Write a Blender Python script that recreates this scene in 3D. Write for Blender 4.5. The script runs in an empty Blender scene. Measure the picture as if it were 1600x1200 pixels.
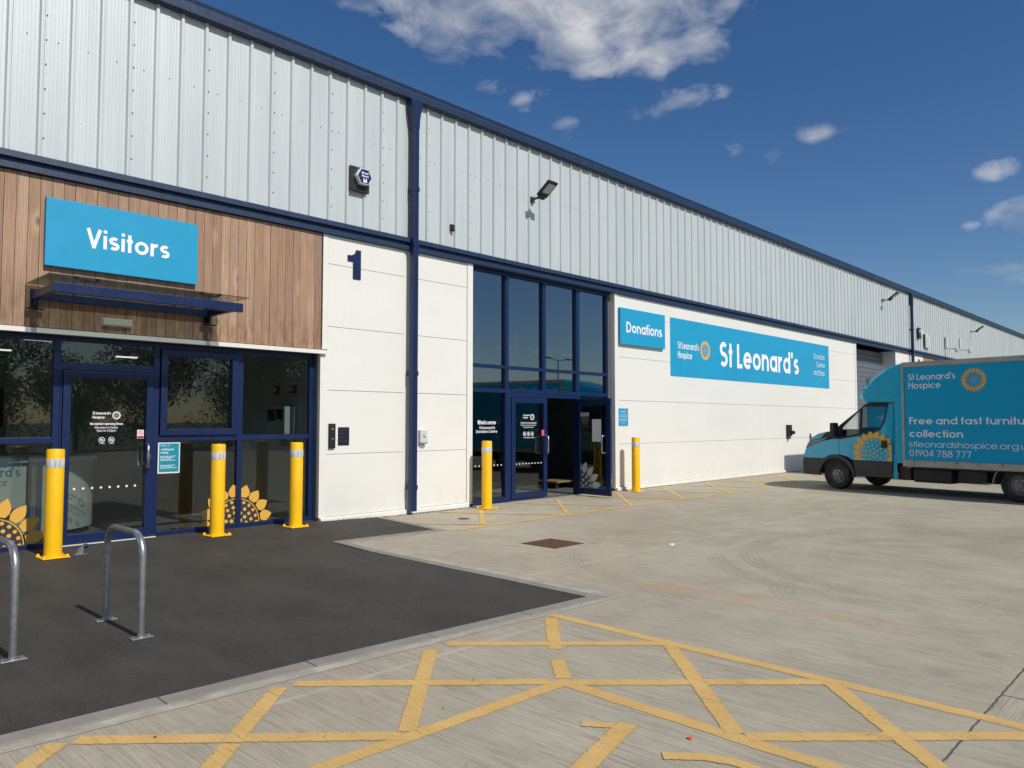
import bpy, bmesh, math, random
from mathutils import Vector, Matrix
random.seed(7)
SC = bpy.context.scene
COL = SC.collection
R = math.radians

# ------------------------------------------------------------------ camera
cd = bpy.data.cameras.new("camera")
cam = bpy.data.objects.new("camera", cd); COL.objects.link(cam)
cd.sensor_width = 36.0; cd.lens = 36.0 * 1192.3 / 1600.0
cd.clip_start = 0.05; cd.clip_end = 3000
cam.location = (0, -9.87, 1.55)
_p, _t, _r = R(2.827), R(43.64), R(0.03)
F = Vector((math.cos(_t)*math.cos(_p), math.sin(_t)*math.cos(_p), math.sin(_p)))
RT = Vector((math.sin(_t), -math.cos(_t), 0)); UP = RT.cross(F)
RT, UP = RT*math.cos(_r)+UP*math.sin(_r), UP*math.cos(_r)-RT*math.sin(_r)
M3 = Matrix((RT, UP, -F)).transposed()
cam.rotation_euler = M3.to_euler()
SC.camera = cam

# ------------------------------------------------------------------ light
SUN_EL = 44.1
sd = bpy.data.lights.new("sun", 'SUN'); sd.energy = 4.0; sd.angle = R(0.53); sd.color = (1.0, 0.955, 0.88)
sun = bpy.data.objects.new("sun", sd); COL.objects.link(sun)
sun.rotation_euler = (R(90-SUN_EL), 0, 0); sun.location = (0, -30, 40)

world = bpy.data.worlds.new("World"); SC.world = world; world.use_nodes = True
WT = world.node_tree; WT.nodes.clear()
def wn(t, **k):
    n = WT.nodes.new(t)
    for a, b in k.items(): setattr(n, a, b)
    return n
def wl(a, b): WT.links.new(a, b)
sky = wn('ShaderNodeTexSky', sky_type='NISHITA', sun_disc=False)
sky.sun_elevation = R(SUN_EL); sky.sun_rotation = R(180); sky.altitude = 60
sky.air_density = 1.0; sky.dust_density = 0.55; sky.ozone_density = 3.2
wo = wn('ShaderNodeOutputWorld'); bg = wn('ShaderNodeBackground'); bg.inputs[1].default_value = 0.085
tc = wn('ShaderNodeTexCoord')
def wmath(op, a, b=None, c=None, clamp=False):
    n = wn('ShaderNodeMath', operation=op); n.use_clamp = clamp
    for i, v in enumerate((a, b, c)):
        if v is None: continue
        if isinstance(v, (int, float)): n.inputs[i].default_value = v
        else: wl(v, n.inputs[i])
    return n.outputs[0]
def wdot(v):
    n = wn('ShaderNodeVectorMath', operation='DOT_PRODUCT'); wl(tc.outputs['Generated'], n.inputs[0]); n.inputs[1].default_value = v
    return n.outputs['Value']
# clouds: each one a patch of the sky given by compass bearing from +X, height above the horizon and its two half sizes (degrees)
CLOUDS = [  # azimuth, elevation, half width, half height, strength
 (41.5, 30.5, 15, 4.6, 1.25), (35.5, 27.2, 7.5, 3.0, 1.15), (46.5, 28.2, 6.0, 3.0, .95), (31.2, 26.0, 3.6, 2.2, .95), (54.0, 28.8, 3.4, 1.9, .75), (40.6, 26.0, 2.6, 1.5, .7),
 (41.8, 23.3, 2.3, 1.4, .66), (45.0, 24.2, 1.7, 1.1, .5), (39.6, 21.3, 1.3, 1.0, .45), (30.6, 22.9, 3.3, 1.0, .78), (33.4, 22.4, 1.7, 1.0, .6),
 (27.3, 19.4, 1.0, .8, .45), (21.7, 19.6, 1.6, .8, .55), (24.3, 18.4, .9, .8, .38), (19.5, 19.3, 1.0, .5, .3),
 (10.0, 15.7, 2.3, .9, .78), (8.9, 12.7, 3.1, 1.6, .98), (12.3, 12.4, 1.2, .5, .5), (11.4, 9.7, 2.6, .6, .46), (12.8, 8.7, 1.2, .45, .42), (9.0, 8.9, 2.2, .5, .4),
 (-6, 19, 9, 3, .9), (-24, 26, 10, 4, .9), (80, 38, 12, 5, .9), (112, 28, 12, 4, .8), (-60, 20, 10, 3, .8), (-120, 24, 14, 4, .8), (160, 22, 12, 3, .8)]
mx = None
for az, el, a, b, s in CLOUDS:
    az, el = R(az), R(el)
    c = Vector((math.cos(az)*math.cos(el), math.sin(az)*math.cos(el), math.sin(el)))
    e1 = Vector((math.sin(az), -math.cos(az), 0)); e2 = e1.cross(c)
    e1 = e1/math.tan(R(a)); e2 = e2/math.tan(R(b))
    p = wmath('POWER', wdot(e1), 2); q = wmath('POWER', wdot(e2), 2)
    m = wmath('SUBTRACT', 1.0, wmath('ADD', p, q), clamp=True)
    m = wmath('MULTIPLY', m, wmath('GREATER_THAN', wdot(c), 0.0))
    m = wmath('MULTIPLY', wmath('POWER', m, 0.75), s)
    mx = m if mx is None else wmath('MAXIMUM', mx, m)
mp = wn('ShaderNodeMapping'); mp.inputs['Scale'].default_value = (1, 1, 1.7); wl(tc.outputs['Generated'], mp.inputs[0])
nz = wn('ShaderNodeTexNoise'); nz.inputs['Scale'].default_value = 17; nz.inputs['Detail'].default_value = 9; nz.inputs['Roughness'].default_value = .56; nz.inputs['Distortion'].default_value = .35
wl(mp.outputs[0], nz.inputs['Vector'])
nz2 = wn('ShaderNodeTexNoise'); nz2.inputs['Scale'].default_value = 9; nz2.inputs['Detail'].default_value = 5; wl(mp.outputs[0], nz2.inputs['Vector'])
den = wmath('ADD', mx, wmath('MULTIPLY', wmath('SUBTRACT', nz.outputs['Fac'], 0.5), 3.0))
den = wmath('MULTIPLY', wmath('SUBTRACT', den, 0.28), .72, clamp=True)
den = wmath('MULTIPLY', den, wmath('MULTIPLY', mx, 2.2, clamp=True))
den = wmath('SMOOTH_MIN', den, 0.93, 0.1)
cr = wn('ShaderNodeValToRGB'); cr.color_ramp.elements[0].position = .36; cr.color_ramp.elements[0].color = (4.3, 4.7, 5.5, 1)
cr.color_ramp.elements[1].position = .62; cr.color_ramp.elements[1].color = (8.8, 8.7, 8.7, 1); wl(nz2.outputs['Fac'], cr.inputs[0])
hs = wn('ShaderNodeHueSaturation'); hs.inputs['Saturation'].default_value = 1.25; hs.inputs['Hue'].default_value = .506; wl(sky.outputs[0], hs.inputs['Color'])
mixc = wn('ShaderNodeMix', data_type='RGBA'); wl(den, mixc.inputs['Factor']); wl(hs.outputs[0], mixc.inputs['A']); wl(cr.outputs[0], mixc.inputs['B'])
wl(mixc.outputs['Result'], bg.inputs[0]); wl(bg.outputs[0], wo.inputs[0])

SC.render.engine = 'CYCLES'
SC.view_settings.view_transform = 'Standard'; SC.view_settings.look = 'None'
SC.view_settings.exposure = 0.0; SC.view_settings.gamma = 1.0; SC.view_settings.use_curve_mapping = False
SC.cycles.max_bounces = 10; SC.cycles.transparent_max_bounces = 24; SC.cycles.sample_clamp_indirect = 6

# ------------------------------------------------------------------ helpers
def srgb(r, g, b):
    f = lambda c: (c/255/12.92) if c/255 <= .04045 else ((c/255+.055)/1.055)**2.4
    return (f(r), f(g), f(b), 1)
class MB:
    def __init__(s): s.v = []; s.f = []; s.m = []
    def add(s, vs, fs, mi=0):
        o = len(s.v); s.v += [tuple(v) for v in vs]
        for f in fs: s.f.append([i+o for i in f]); s.m.append(mi)
        return s
    def box(s, x0, x1, y0, y1, z0, z1, mi=0):
        return s.add([(x0,y0,z0),(x1,y0,z0),(x1,y1,z0),(x0,y1,z0),(x0,y0,z1),(x1,y0,z1),(x1,y1,z1),(x0,y1,z1)],
              [(0,3,2,1),(4,5,6,7),(0,1,5,4),(1,2,6,5),(2,3,7,6),(3,0,4,7)], mi)
    def prism(s, poly, fn, d0, d1, mi=0):
        """poly: 2-D outline; fn(u, v, d) gives the 3-D point; closed solid between d0 and d1"""
        n = len(poly); a = [fn(u, v, d0) for u, v in poly]; b = [fn(u, v, d1) for u, v in poly]
        fs = [tuple(range(n)), tuple(range(2*n-1, n-1, -1))]
        fs += [(i, (i+1) % n+0, n+(i+1) % n, n+i)[::-1] for i in range(n)]
        return s.add(a+b, fs, mi)
    def tube(s, pts, r, n=12, mi=0, cap=True):
        pts = [Vector(p) for p in pts]; rs = r if isinstance(r, (list, tuple)) else [r]*len(pts)
        o = []; ref = None
        for i, p in enumerate(pts):
            t = (pts[min(i+1, len(pts)-1)]-pts[max(i-1, 0)]).normalized()
            if ref is None: ref = t.orthogonal().normalized()
            ref = (ref-t*ref.dot(t)).normalized(); bi = t.cross(ref)
            o += [p+(ref*math.cos(2*math.pi*k/n)+bi*math.sin(2*math.pi*k/n))*rs[i] for k in range(n)]
        fs = [(i*n+k, i*n+(k+1) % n, (i+1)*n+(k+1) % n, (i+1)*n+k) for i in range(len(pts)-1) for k in range(n)]
        if cap: fs += [tuple(range(n))[::-1], tuple(range((len(pts)-1)*n, len(pts)*n))]
        return s.add(o, fs, mi)
    def lathe(s, prof, c, axis='z', n=32, mi=0):
        """prof: (radius, height) pairs"""
        o = []
        for r, h in prof:
            for k in range(n):
                a = 2*math.pi*k/n; x, y = r*math.cos(a), r*math.sin(a)
                q = (x, y, h) if axis == 'z' else ((x, h, y) if axis == 'y' else (h, x, y))
                o.append((q[0]+c[0], q[1]+c[1], q[2]+c[2]))
        m = len(prof)
        fs = [(i*n+k, i*n+(k+1) % n, (i+1)*n+(k+1) % n, (i+1)*n+k) for i in range(m-1) for k in range(n)]
        return s.add(o, fs, mi)
    def grid(s, rows, mi=0):
        n = len(rows[0]); o = [p for r in rows for p in r]
        return s.add(o, [(i*n+k, i*n+k+1, (i+1)*n+k+1, (i+1)*n+k) for i in range(len(rows)-1) for k in range(n-1)], mi)
    def mesh(s, name, mats):
        me = bpy.data.meshes.new(name); me.from_pydata(s.v, [], s.f)
        for m in (mats if isinstance(mats, (list, tuple)) else [mats]): me.materials.append(m)
        me.polygons.foreach_set('material_index', s.m); me.update(); return me
    def build(s, name, mats, parent=None, smooth=None, bevel=0, recalc=True, loc=None):
        me = s.mesh(name, mats)
        if recalc:
            bm = bmesh.new(); bm.from_mesh(me); bmesh.ops.recalc_face_normals(bm, faces=bm.faces); bm.to_mesh(me); bm.free()
        if smooth:
            me.polygons.foreach_set('use_smooth', [True]*len(me.polygons))
            try: me.set_sharp_from_angle(angle=R(smooth))
            except Exception: pass
        o = bpy.data.objects.new(name, me); COL.objects.link(o)
        if parent: o.parent = parent
        if loc: o.location = loc
        if bevel:
            b = o.modifiers.new('bevel', 'BEVEL'); b.width = bevel; b.segments = 2; b.limit_method = 'ANGLE'; b.angle_limit = R(40)
        return o
def inst(src, name, parent=None, loc=(0,0,0), rot=(0,0,0)):
    o = src.copy(); o.name = name; COL.objects.link(o); o.parent = parent; o.location = loc; o.rotation_euler = rot; return o
def empty(name, loc, rz=0):
    o = bpy.data.objects.new(name, None); COL.objects.link(o); o.location = loc; o.rotation_euler = (0, 0, rz); o.empty_display_size = .2; return o
def tag(o, label=None, cat=None, group=None, kind=None):
    if label: o['label'] = label
    if cat: o['category'] = cat
    if group: o['group'] = group
    if kind: o['kind'] = kind
    return o
def copy_tree(o, parent=None):
    c = o.copy(); COL.objects.link(c); c.parent = parent
    for ch in [x for x in bpy.data.objects if x.parent == o]: copy_tree(ch, c)
    return c

# ------------------------------------------------------------------ materials
class NT:
    def __init__(s, name):
        s.mat = bpy.data.materials.new(name); s.mat.use_nodes = True; s.t = s.mat.node_tree
        s.b = s.t.nodes['Principled BSDF']; s.out = s.t.nodes['Material Output']
    def n(s, t, **k):
        x = s.t.nodes.new(t)
        for a, b in k.items(): setattr(x, a, b)
        return x
    def l(s, a, b): s.t.links.new(a, b)
    def put(s, inp, v):
        if isinstance(v, bpy.types.NodeSocket): s.l(v, inp)
        else: inp.default_value = v
    def m(s, op, a, b=None, c=None, clamp=False):
        x = s.n('ShaderNodeMath', operation=op); x.use_clamp = clamp
        for i, v in enumerate((a, b, c)):
            if v is not None: s.put(x.inputs[i], v)
        return x.outputs[0]
    def co(s, scale=(1,1,1), kind='Object', rot=(0,0,0), loc=(0,0,0)):
        c = s.n('ShaderNodeTexCoord'); mp = s.n('ShaderNodeMapping'); mp.inputs['Scale'].default_value = scale
        mp.inputs['Rotation'].default_value = rot; mp.inputs['Location'].default_value = loc
        if kind == 'World':
            g = s.n('ShaderNodeNewGeometry'); s.l(g.outputs['Position'], mp.inputs[0])
        else: s.l(c.outputs[kind], mp.inputs[0])
        return mp.outputs[0]
    def noise(s, vec, scale=1, detail=4, rough=.55, dist=0):
        x = s.n('ShaderNodeTexNoise'); s.l(vec, x.inputs['Vector']); x.inputs['Scale'].default_value = scale
        x.inputs['Detail'].default_value = detail; x.inputs['Roughness'].default_value = rough; x.inputs['Distortion'].default_value = dist
        return x.outputs['Fac']
    def ramp(s, fac, stops):
        x = s.n('ShaderNodeValToRGB'); s.l(fac, x.inputs[0]); e = x.color_ramp.elements
        while len(e) < len(stops): e.new(.5)
        for i, (p, c) in enumerate(stops): e[i].position = p; e[i].color = c if len(c) == 4 else (*c, 1)
        return x.outputs[0]
    def mix(s, fac, a, b, bt='MIX'):
        x = s.n('ShaderNodeMix', data_type='RGBA', blend_type=bt); s.put(x.inputs['Factor'], fac); s.put(x.inputs['A'], a); s.put(x.inputs['B'], b)
        return x.outputs['Result']
    def bump(s, h, strength=.3, dist=.01):
        x = s.n('ShaderNodeBump'); s.l(h, x.inputs['Height']); x.inputs['Strength'].default_value = strength; x.inputs['Distance'].default_value = dist
        s.l(x.outputs[0], s.b.inputs['Normal']); return x
    def map(s, v, a, b, c=0., d=1.):
        x = s.n('ShaderNodeMapRange'); x.clamp = True; s.put(x.inputs[0], v)
        for i, k in enumerate((a, b, c, d)): x.inputs[i+1].default_value = k
        return x.outputs[0]
def paint(name, col, rough=.4, metal=0, var=.08, scale=3, coat=0, bump=0, dirt=0, spec=.5):
    t = NT(name); v = t.co(kind='World')
    nz = t.noise(v, scale, 5, .6)
    c0 = tuple(x*(1-var) for x in col[:3])+(1,); c1 = tuple(min(1, x*(1+var)) for x in col[:3])+(1,)
    c = t.ramp(nz, [(.3, c0), (.7, c1)])
    if dirt:
        d = t.map(t.noise(t.co((2, 2, .6), 'World'), 4, 6, .7), .52, .75, 0, dirt); c = t.mix(d, c, (.16, .14, .115, 1))
    t.l(c, t.b.inputs['Base Color'])
    t.l(t.map(t.noise(v, scale*6, 3), .3, .7, max(rough-.07, .02), rough+.08), t.b.inputs['Roughness'])
    t.b.inputs['Metallic'].default_value = metal; t.b.inputs['Coat Weight'].default_value = coat; t.b.inputs['Coat Roughness'].default_value = .06
    t.b.inputs['Specular IOR Level'].default_value = spec
    if bump: t.bump(t.noise(v, 60, 3), bump, .004)
    return t.mat
NAVY = srgb(30, 52, 100)
m_navy = paint('navy_powder_coat', srgb(12, 34, 76), .38, var=.06)
m_navy2 = paint('navy_flashing', srgb(25, 46, 76), .45, var=.08, dirt=.12)
m_white = paint('white_cladding_trim', (.77, .755, .695, 1), .42, var=.02, dirt=.05)
m_sign = paint('sign_blue', srgb(24, 152, 194), .5, var=.03, scale=.8)
m_letter = paint('white_vinyl', (.86, .86, .85, 1), .5, var=.02)
m_vinylgrey = paint('etched_vinyl', (.55, .56, .55, 1), .6, var=.03)
m_vangrey = paint('van_lettering', (.82, .84, .85, 1), .5, var=.03)
m_black = paint('black_plastic', (.012, .012, .013, 1), .5, var=.2)
m_dkgrey = paint('dark_grey_plastic', (.035, .036, .038, 1), .55, var=.15)
m_yellow = paint('bollard_yellow', srgb(247, 190, 0), .42, var=.07, dirt=.28)
m_gold = paint('sunflower_yellow', srgb(235, 178, 52), .55, var=.03)
m_goldd = paint('sunflower_dull_yellow', srgb(222, 170, 70), .55, var=.03)
m_teal = paint('poster_teal', srgb(24, 140, 160), .4, var=.05)
m_tealtxt = paint('teal_vinyl', srgb(24, 66, 78), .5, var=.03)
m_navyplate = paint('dark_plate', srgb(22, 24, 48), .35)
m_red = paint('red_plastic', srgb(180, 30, 40), .4)
m_pink = paint('pink_print', srgb(225, 90, 120), .5)
m_paper = paint('paper', (.75, .76, .76, 1), .7, var=.02)
m_steel = paint('brushed_steel', (.62, .62, .61, 1), .25, metal=1, var=.05)
m_alu = paint('aluminium_extrusion', (.40, .38, .35, 1), .45, metal=.55, var=.12, dirt=.3)
m_rubber = paint('tyre_rubber', (.018, .018, .018, 1), .8, var=.25, dirt=.35, bump=.3)
m_rim = paint('steel_rim', (.19, .185, .175, 1), .5, metal=.4, var=.2, dirt=.3)
m_vanblue = paint('van_blue', srgb(0, 172, 208), .3, var=.02, scale=.6, coat=.7)
m_vanpanel = paint('van_panel_blue', srgb(0, 160, 204), .5, var=.02, scale=.6, spec=.25)
m_chassis = paint('chassis_black', (.014, .015, .016, 1), .6, var=.3, dirt=.15)
m_orange = paint('orange_plastic', srgb(225, 80, 30), .5)
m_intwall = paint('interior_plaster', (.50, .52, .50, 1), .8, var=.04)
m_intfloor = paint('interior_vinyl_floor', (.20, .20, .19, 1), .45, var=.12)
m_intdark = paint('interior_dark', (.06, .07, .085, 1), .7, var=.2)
m_desk = paint('reception_desk_white', (.58, .59, .58, 1), .4, var=.02)
m_ply = paint('plywood', (.42, .27, .14, 1), .6, var=.15, scale=9)
m_lampglass = paint('lamp_glass', (.42, .43, .44, 1), .15, var=.08)
m_greymetal = paint('grey_trim', (.12, .125, .13, 1), .5, var=.1)
m_rolldoor = paint('roller_door_grey', (.12, .135, .165, 1), .5, var=.05)
m_alarm = paint('alarm_navy', srgb(28, 32, 96), .35)
m_cream = paint('emergency_light_diffuser', (.50, .49, .44, 1), .35, var=.05)

def galv():
    t = NT('galvanised_steel'); v = t.co()
    vo = t.n('ShaderNodeTexVoronoi'); vo.inputs['Scale'].default_value = 38; t.l(v, vo.inputs['Vector'])
    f = t.m('ADD', t.m('MULTIPLY', vo.outputs['Color'], .3), t.m('MULTIPLY', t.noise(v, 9, 6, .7), .8))
    t.l(t.ramp(f, [(.3, (.26, .28, .30)), (.85, (.58, .60, .61))]), t.b.inputs['Base Color'])
    t.b.inputs['Metallic'].default_value = .85; t.l(t.map(f, .3, .8, .5, .28), t.b.inputs['Roughness'])
    t.bump(t.noise(v, 40, 3), .12, .003); return t.mat
m_galv = galv()

m_headl = paint('headlamp', (.10, .105, .11, 1), .08, var=.6, scale=14, coat=1)
def cladding():
    t = NT('profiled_steel_cladding')
    v = t.co((1, 1, .12), 'World')
    c = t.ramp(t.noise(v, 2.2, 6, .6), [(.3, (.50, .545, .54)), (.7, (.58, .62, .61))])
    c = t.mix(t.map(t.noise(t.co((9, 9, .35), 'World'), 2, 5, .6), .5, .8, 0, .22), c, (.36, .39, .40, 1))
    t.l(c, t.b.inputs['Base Color']); t.b.inputs['Roughness'].default_value = .42; t.b.inputs['Metallic'].default_value = .15
    g = t.n('ShaderNodeNewGeometry'); sx = t.n('ShaderNodeSeparateXYZ'); t.l(g.outputs['Position'], sx.inputs[0])
    w = t.m('ABSOLUTE', t.m('SUBTRACT', t.m('FRACT', t.m('MULTIPLY', sx.outputs[0], 25.0)), .5))
    h = t.m('ADD', t.map(w, .30, .42), t.m('MULTIPLY', t.noise(t.co(kind='World'), 3, 3), .35))
    t.bump(h, .35, .002)
    return t.mat
m_clad = cladding()

def wallwhite():
    t = NT('white_microrib_panel')
    g = t.n('ShaderNodeNewGeometry'); sx = t.n('ShaderNodeSeparateXYZ'); t.l(g.outputs['Position'], sx.inputs[0])
    w = t.m('ABSOLUTE', t.m('SUBTRACT', t.m('FRACT', t.m('MULTIPLY', sx.outputs[2], 36.0)), .5))
    r = t.map(w, .36, .48)
    n1 = t.noise(t.co((.6, 1, .9), 'World'), 1.2, 5, .6)
    c = t.ramp(n1, [(.3, (.755, .74, .675)), (.7, (.79, .775, .715))])
    streak = t.map(t.noise(t.co((9, 1, .2), 'World'), 2.2, 6, .65), .56, .8, 0, .10)
    lowz = t.map(sx.outputs[2], .1, .6, .32, 0.)
    dirt = t.m('MULTIPLY', lowz, t.map(t.noise(t.co(kind='World'), 4, 6, .7), .38, .7))
    c = t.mix(streak, c, (.60, .585, .53, 1)); c = t.mix(dirt, c, (.46, .43, .37, 1))
    c = t.mix(t.m('MULTIPLY', r, .10), c, (.5, .5, .48, 1))
    t.l(c, t.b.inputs['Base Color']); t.b.inputs['Roughness'].default_value = .45
    t.bump(t.m('ADD', t.m('MULTIPLY', r, -1.), t.m('MULTIPLY', t.noise(t.co(kind='World'), 5, 2), .8)), .35, .003)
    return t.mat
m_wall = wallwhite()

def timber():
    t = NT('cedar_board')
    oi = t.n('ShaderNodeObjectInfo'); rnd = oi.outputs['Random']
    cx = t.n('ShaderNodeCombineXYZ'); t.l(t.m('MULTIPLY', rnd, 57.), cx.inputs[0]); t.l(t.m('MULTIPLY', rnd, 31.), cx.inputs[2])
    add = t.n('ShaderNodeVectorMath', operation='ADD'); g = t.n('ShaderNodeNewGeometry'); t.l(g.outputs['Position'], add.inputs[0]); t.l(cx.outputs[0], add.inputs[1])
    def mp(s):
        m = t.n('ShaderNodeMapping'); m.inputs['Scale'].default_value = s; t.l(add.outputs[0], m.inputs[0]); return m.outputs[0]
    big = t.noise(mp((5, 5, .55)), 1.6, 4, .6, .6)
    wv = t.n('ShaderNodeTexWave'); wv.wave_type = 'BANDS'; wv.bands_direction = 'X'; wv.inputs['Scale'].default_value = 7; wv.inputs['Distortion'].default_value = 5.5
    wv.inputs['Detail'].default_value = 3; wv.inputs['Detail Scale'].default_value = 1.2; t.l(mp((1.6, 1.6, .28)), wv.inputs['Vector'])
    fine = t.noise(mp((150, 150, 3)), 1, 4, .6)
    base = t.ramp(rnd, [(0, (.25, .128, .070)), (.25, (.335, .182, .102)), (.55, (.40, .228, .132)), (.8, (.46, .275, .165)), (1, (.53, .345, .22))])
    c = t.mix(t.map(big, .38, .66, 0, .75), base, (.21, .12, .078, 1))
    c = t.mix(t.m('MULTIPLY', wv.outputs['Fac'], .5), c, (.22, .115, .062, 1))
    c = t.mix(t.map(fine, .35, .7, 0, .34), c, (.56, .42, .31, 1))
    # knots
    vo = t.n('ShaderNodeTexVoronoi'); vo.inputs['Scale'].default_value = 1.35; t.l(mp((1.9, 1.9, 1)), vo.inputs['Vector'])
    k = t.map(vo.outputs['Distance'], .035, .11, 1, 0); kl = t.map(vo.outputs['Distance'], .08, .26, .55, 0)
    c = t.mix(kl, c, (.60, .42, .28, 1)); c = t.mix(t.m('MULTIPLY', k, .75), c, (.13, .065, .035, 1))
    # weathering towards the foot of the boards and rust coloured tannin runs
    sx = t.n('ShaderNodeSeparateXYZ'); t.l(g.outputs['Position'], sx.inputs[0])
    lo = t.m('MULTIPLY', t.map(sx.outputs[2], 2.65, 3.25, .85, 0), t.map(t.noise(t.co((7, 7, 1.5), 'World'), 2, 5, .65), .42, .68))
    c = t.mix(lo, c, (.17, .075, .035, 1))
    # tannin runs below the two canopy brackets
    for bx in (2.49, 4.47):
        dx = t.m('ABSOLUTE', t.m('SUBTRACT', sx.outputs[0], bx)); r_ = t.m('MULTIPLY', t.map(dx, .03, .14, .8, 0), t.map(sx.outputs[2], 2.62, 2.9, 1, 0))
        c = t.mix(t.m('MULTIPLY', r_, t.map(t.noise(t.co((12, 12, 1), 'World'), 2, 4, .6), .35, .6)), c, (.12, .045, .02, 1))
    wp = t.map(t.noise(t.co((.9, 1, .7), 'World'), 1.7, 5, .6), .5, .72, 0, .4); c = t.mix(wp, c, (.25, .165, .115, 1))
    t.l(c, t.b.inputs['Base Color']); t.b.inputs['Roughness'].default_value = .72
    t.bump(t.m('ADD', fine, wv.outputs['Fac']), .3, .003)
    return t.mat
m_wood = timber()

def glass(name, tint, refl=1.0, rough=.0, base=.045, gcol=(1, 1, 1, 1)):
    t = NT(name); t.t.nodes.remove(t.b)
    lw = t.n('ShaderNodeLayerWeight'); lw.inputs['Blend'].default_value = .5
    f = t.m('ADD', base, t.m('MULTIPLY', t.m('POWER', lw.outputs['Facing'], 5.0), .95)); f = t.m('MULTIPLY', f, refl, clamp=True)
    tr = t.n('ShaderNodeBsdfTransparent'); tr.inputs[0].default_value = tint
    gl = t.n('ShaderNodeBsdfGlossy'); gl.inputs['Roughness'].default_value = rough; gl.inputs[0].default_value = gcol
    bp = t.n('ShaderNodeBump'); bp.inputs['Strength'].default_value = .05; bp.inputs['Distance'].default_value = .02
    t.l(t.noise(t.co(kind='World'), .9, 1), bp.inputs['Height']); t.l(bp.outputs[0], gl.inputs['Normal'])
    mx = t.n('ShaderNodeMixShader'); t.l(f, mx.inputs[0]); t.l(tr.outputs[0], mx.inputs[1]); t.l(gl.outputs[0], mx.inputs[2])
    t.l(mx.outputs[0], t.out.inputs['Surface']); return t.mat
m_glass = glass('tinted_window_glass', (.73, .77, .75, 1), 1.25)
m_glass2 = glass('solar_window_glass', (.50, .54, .56, 1), 4.6, gcol=(.80, .90, .98, 1))
m_canopyglass = glass('canopy_glass', (.50, .55, .52, 1), .8)
m_vanglass = glass('van_window_glass', (.86, .90, .88, 1), 1.0)

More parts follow.
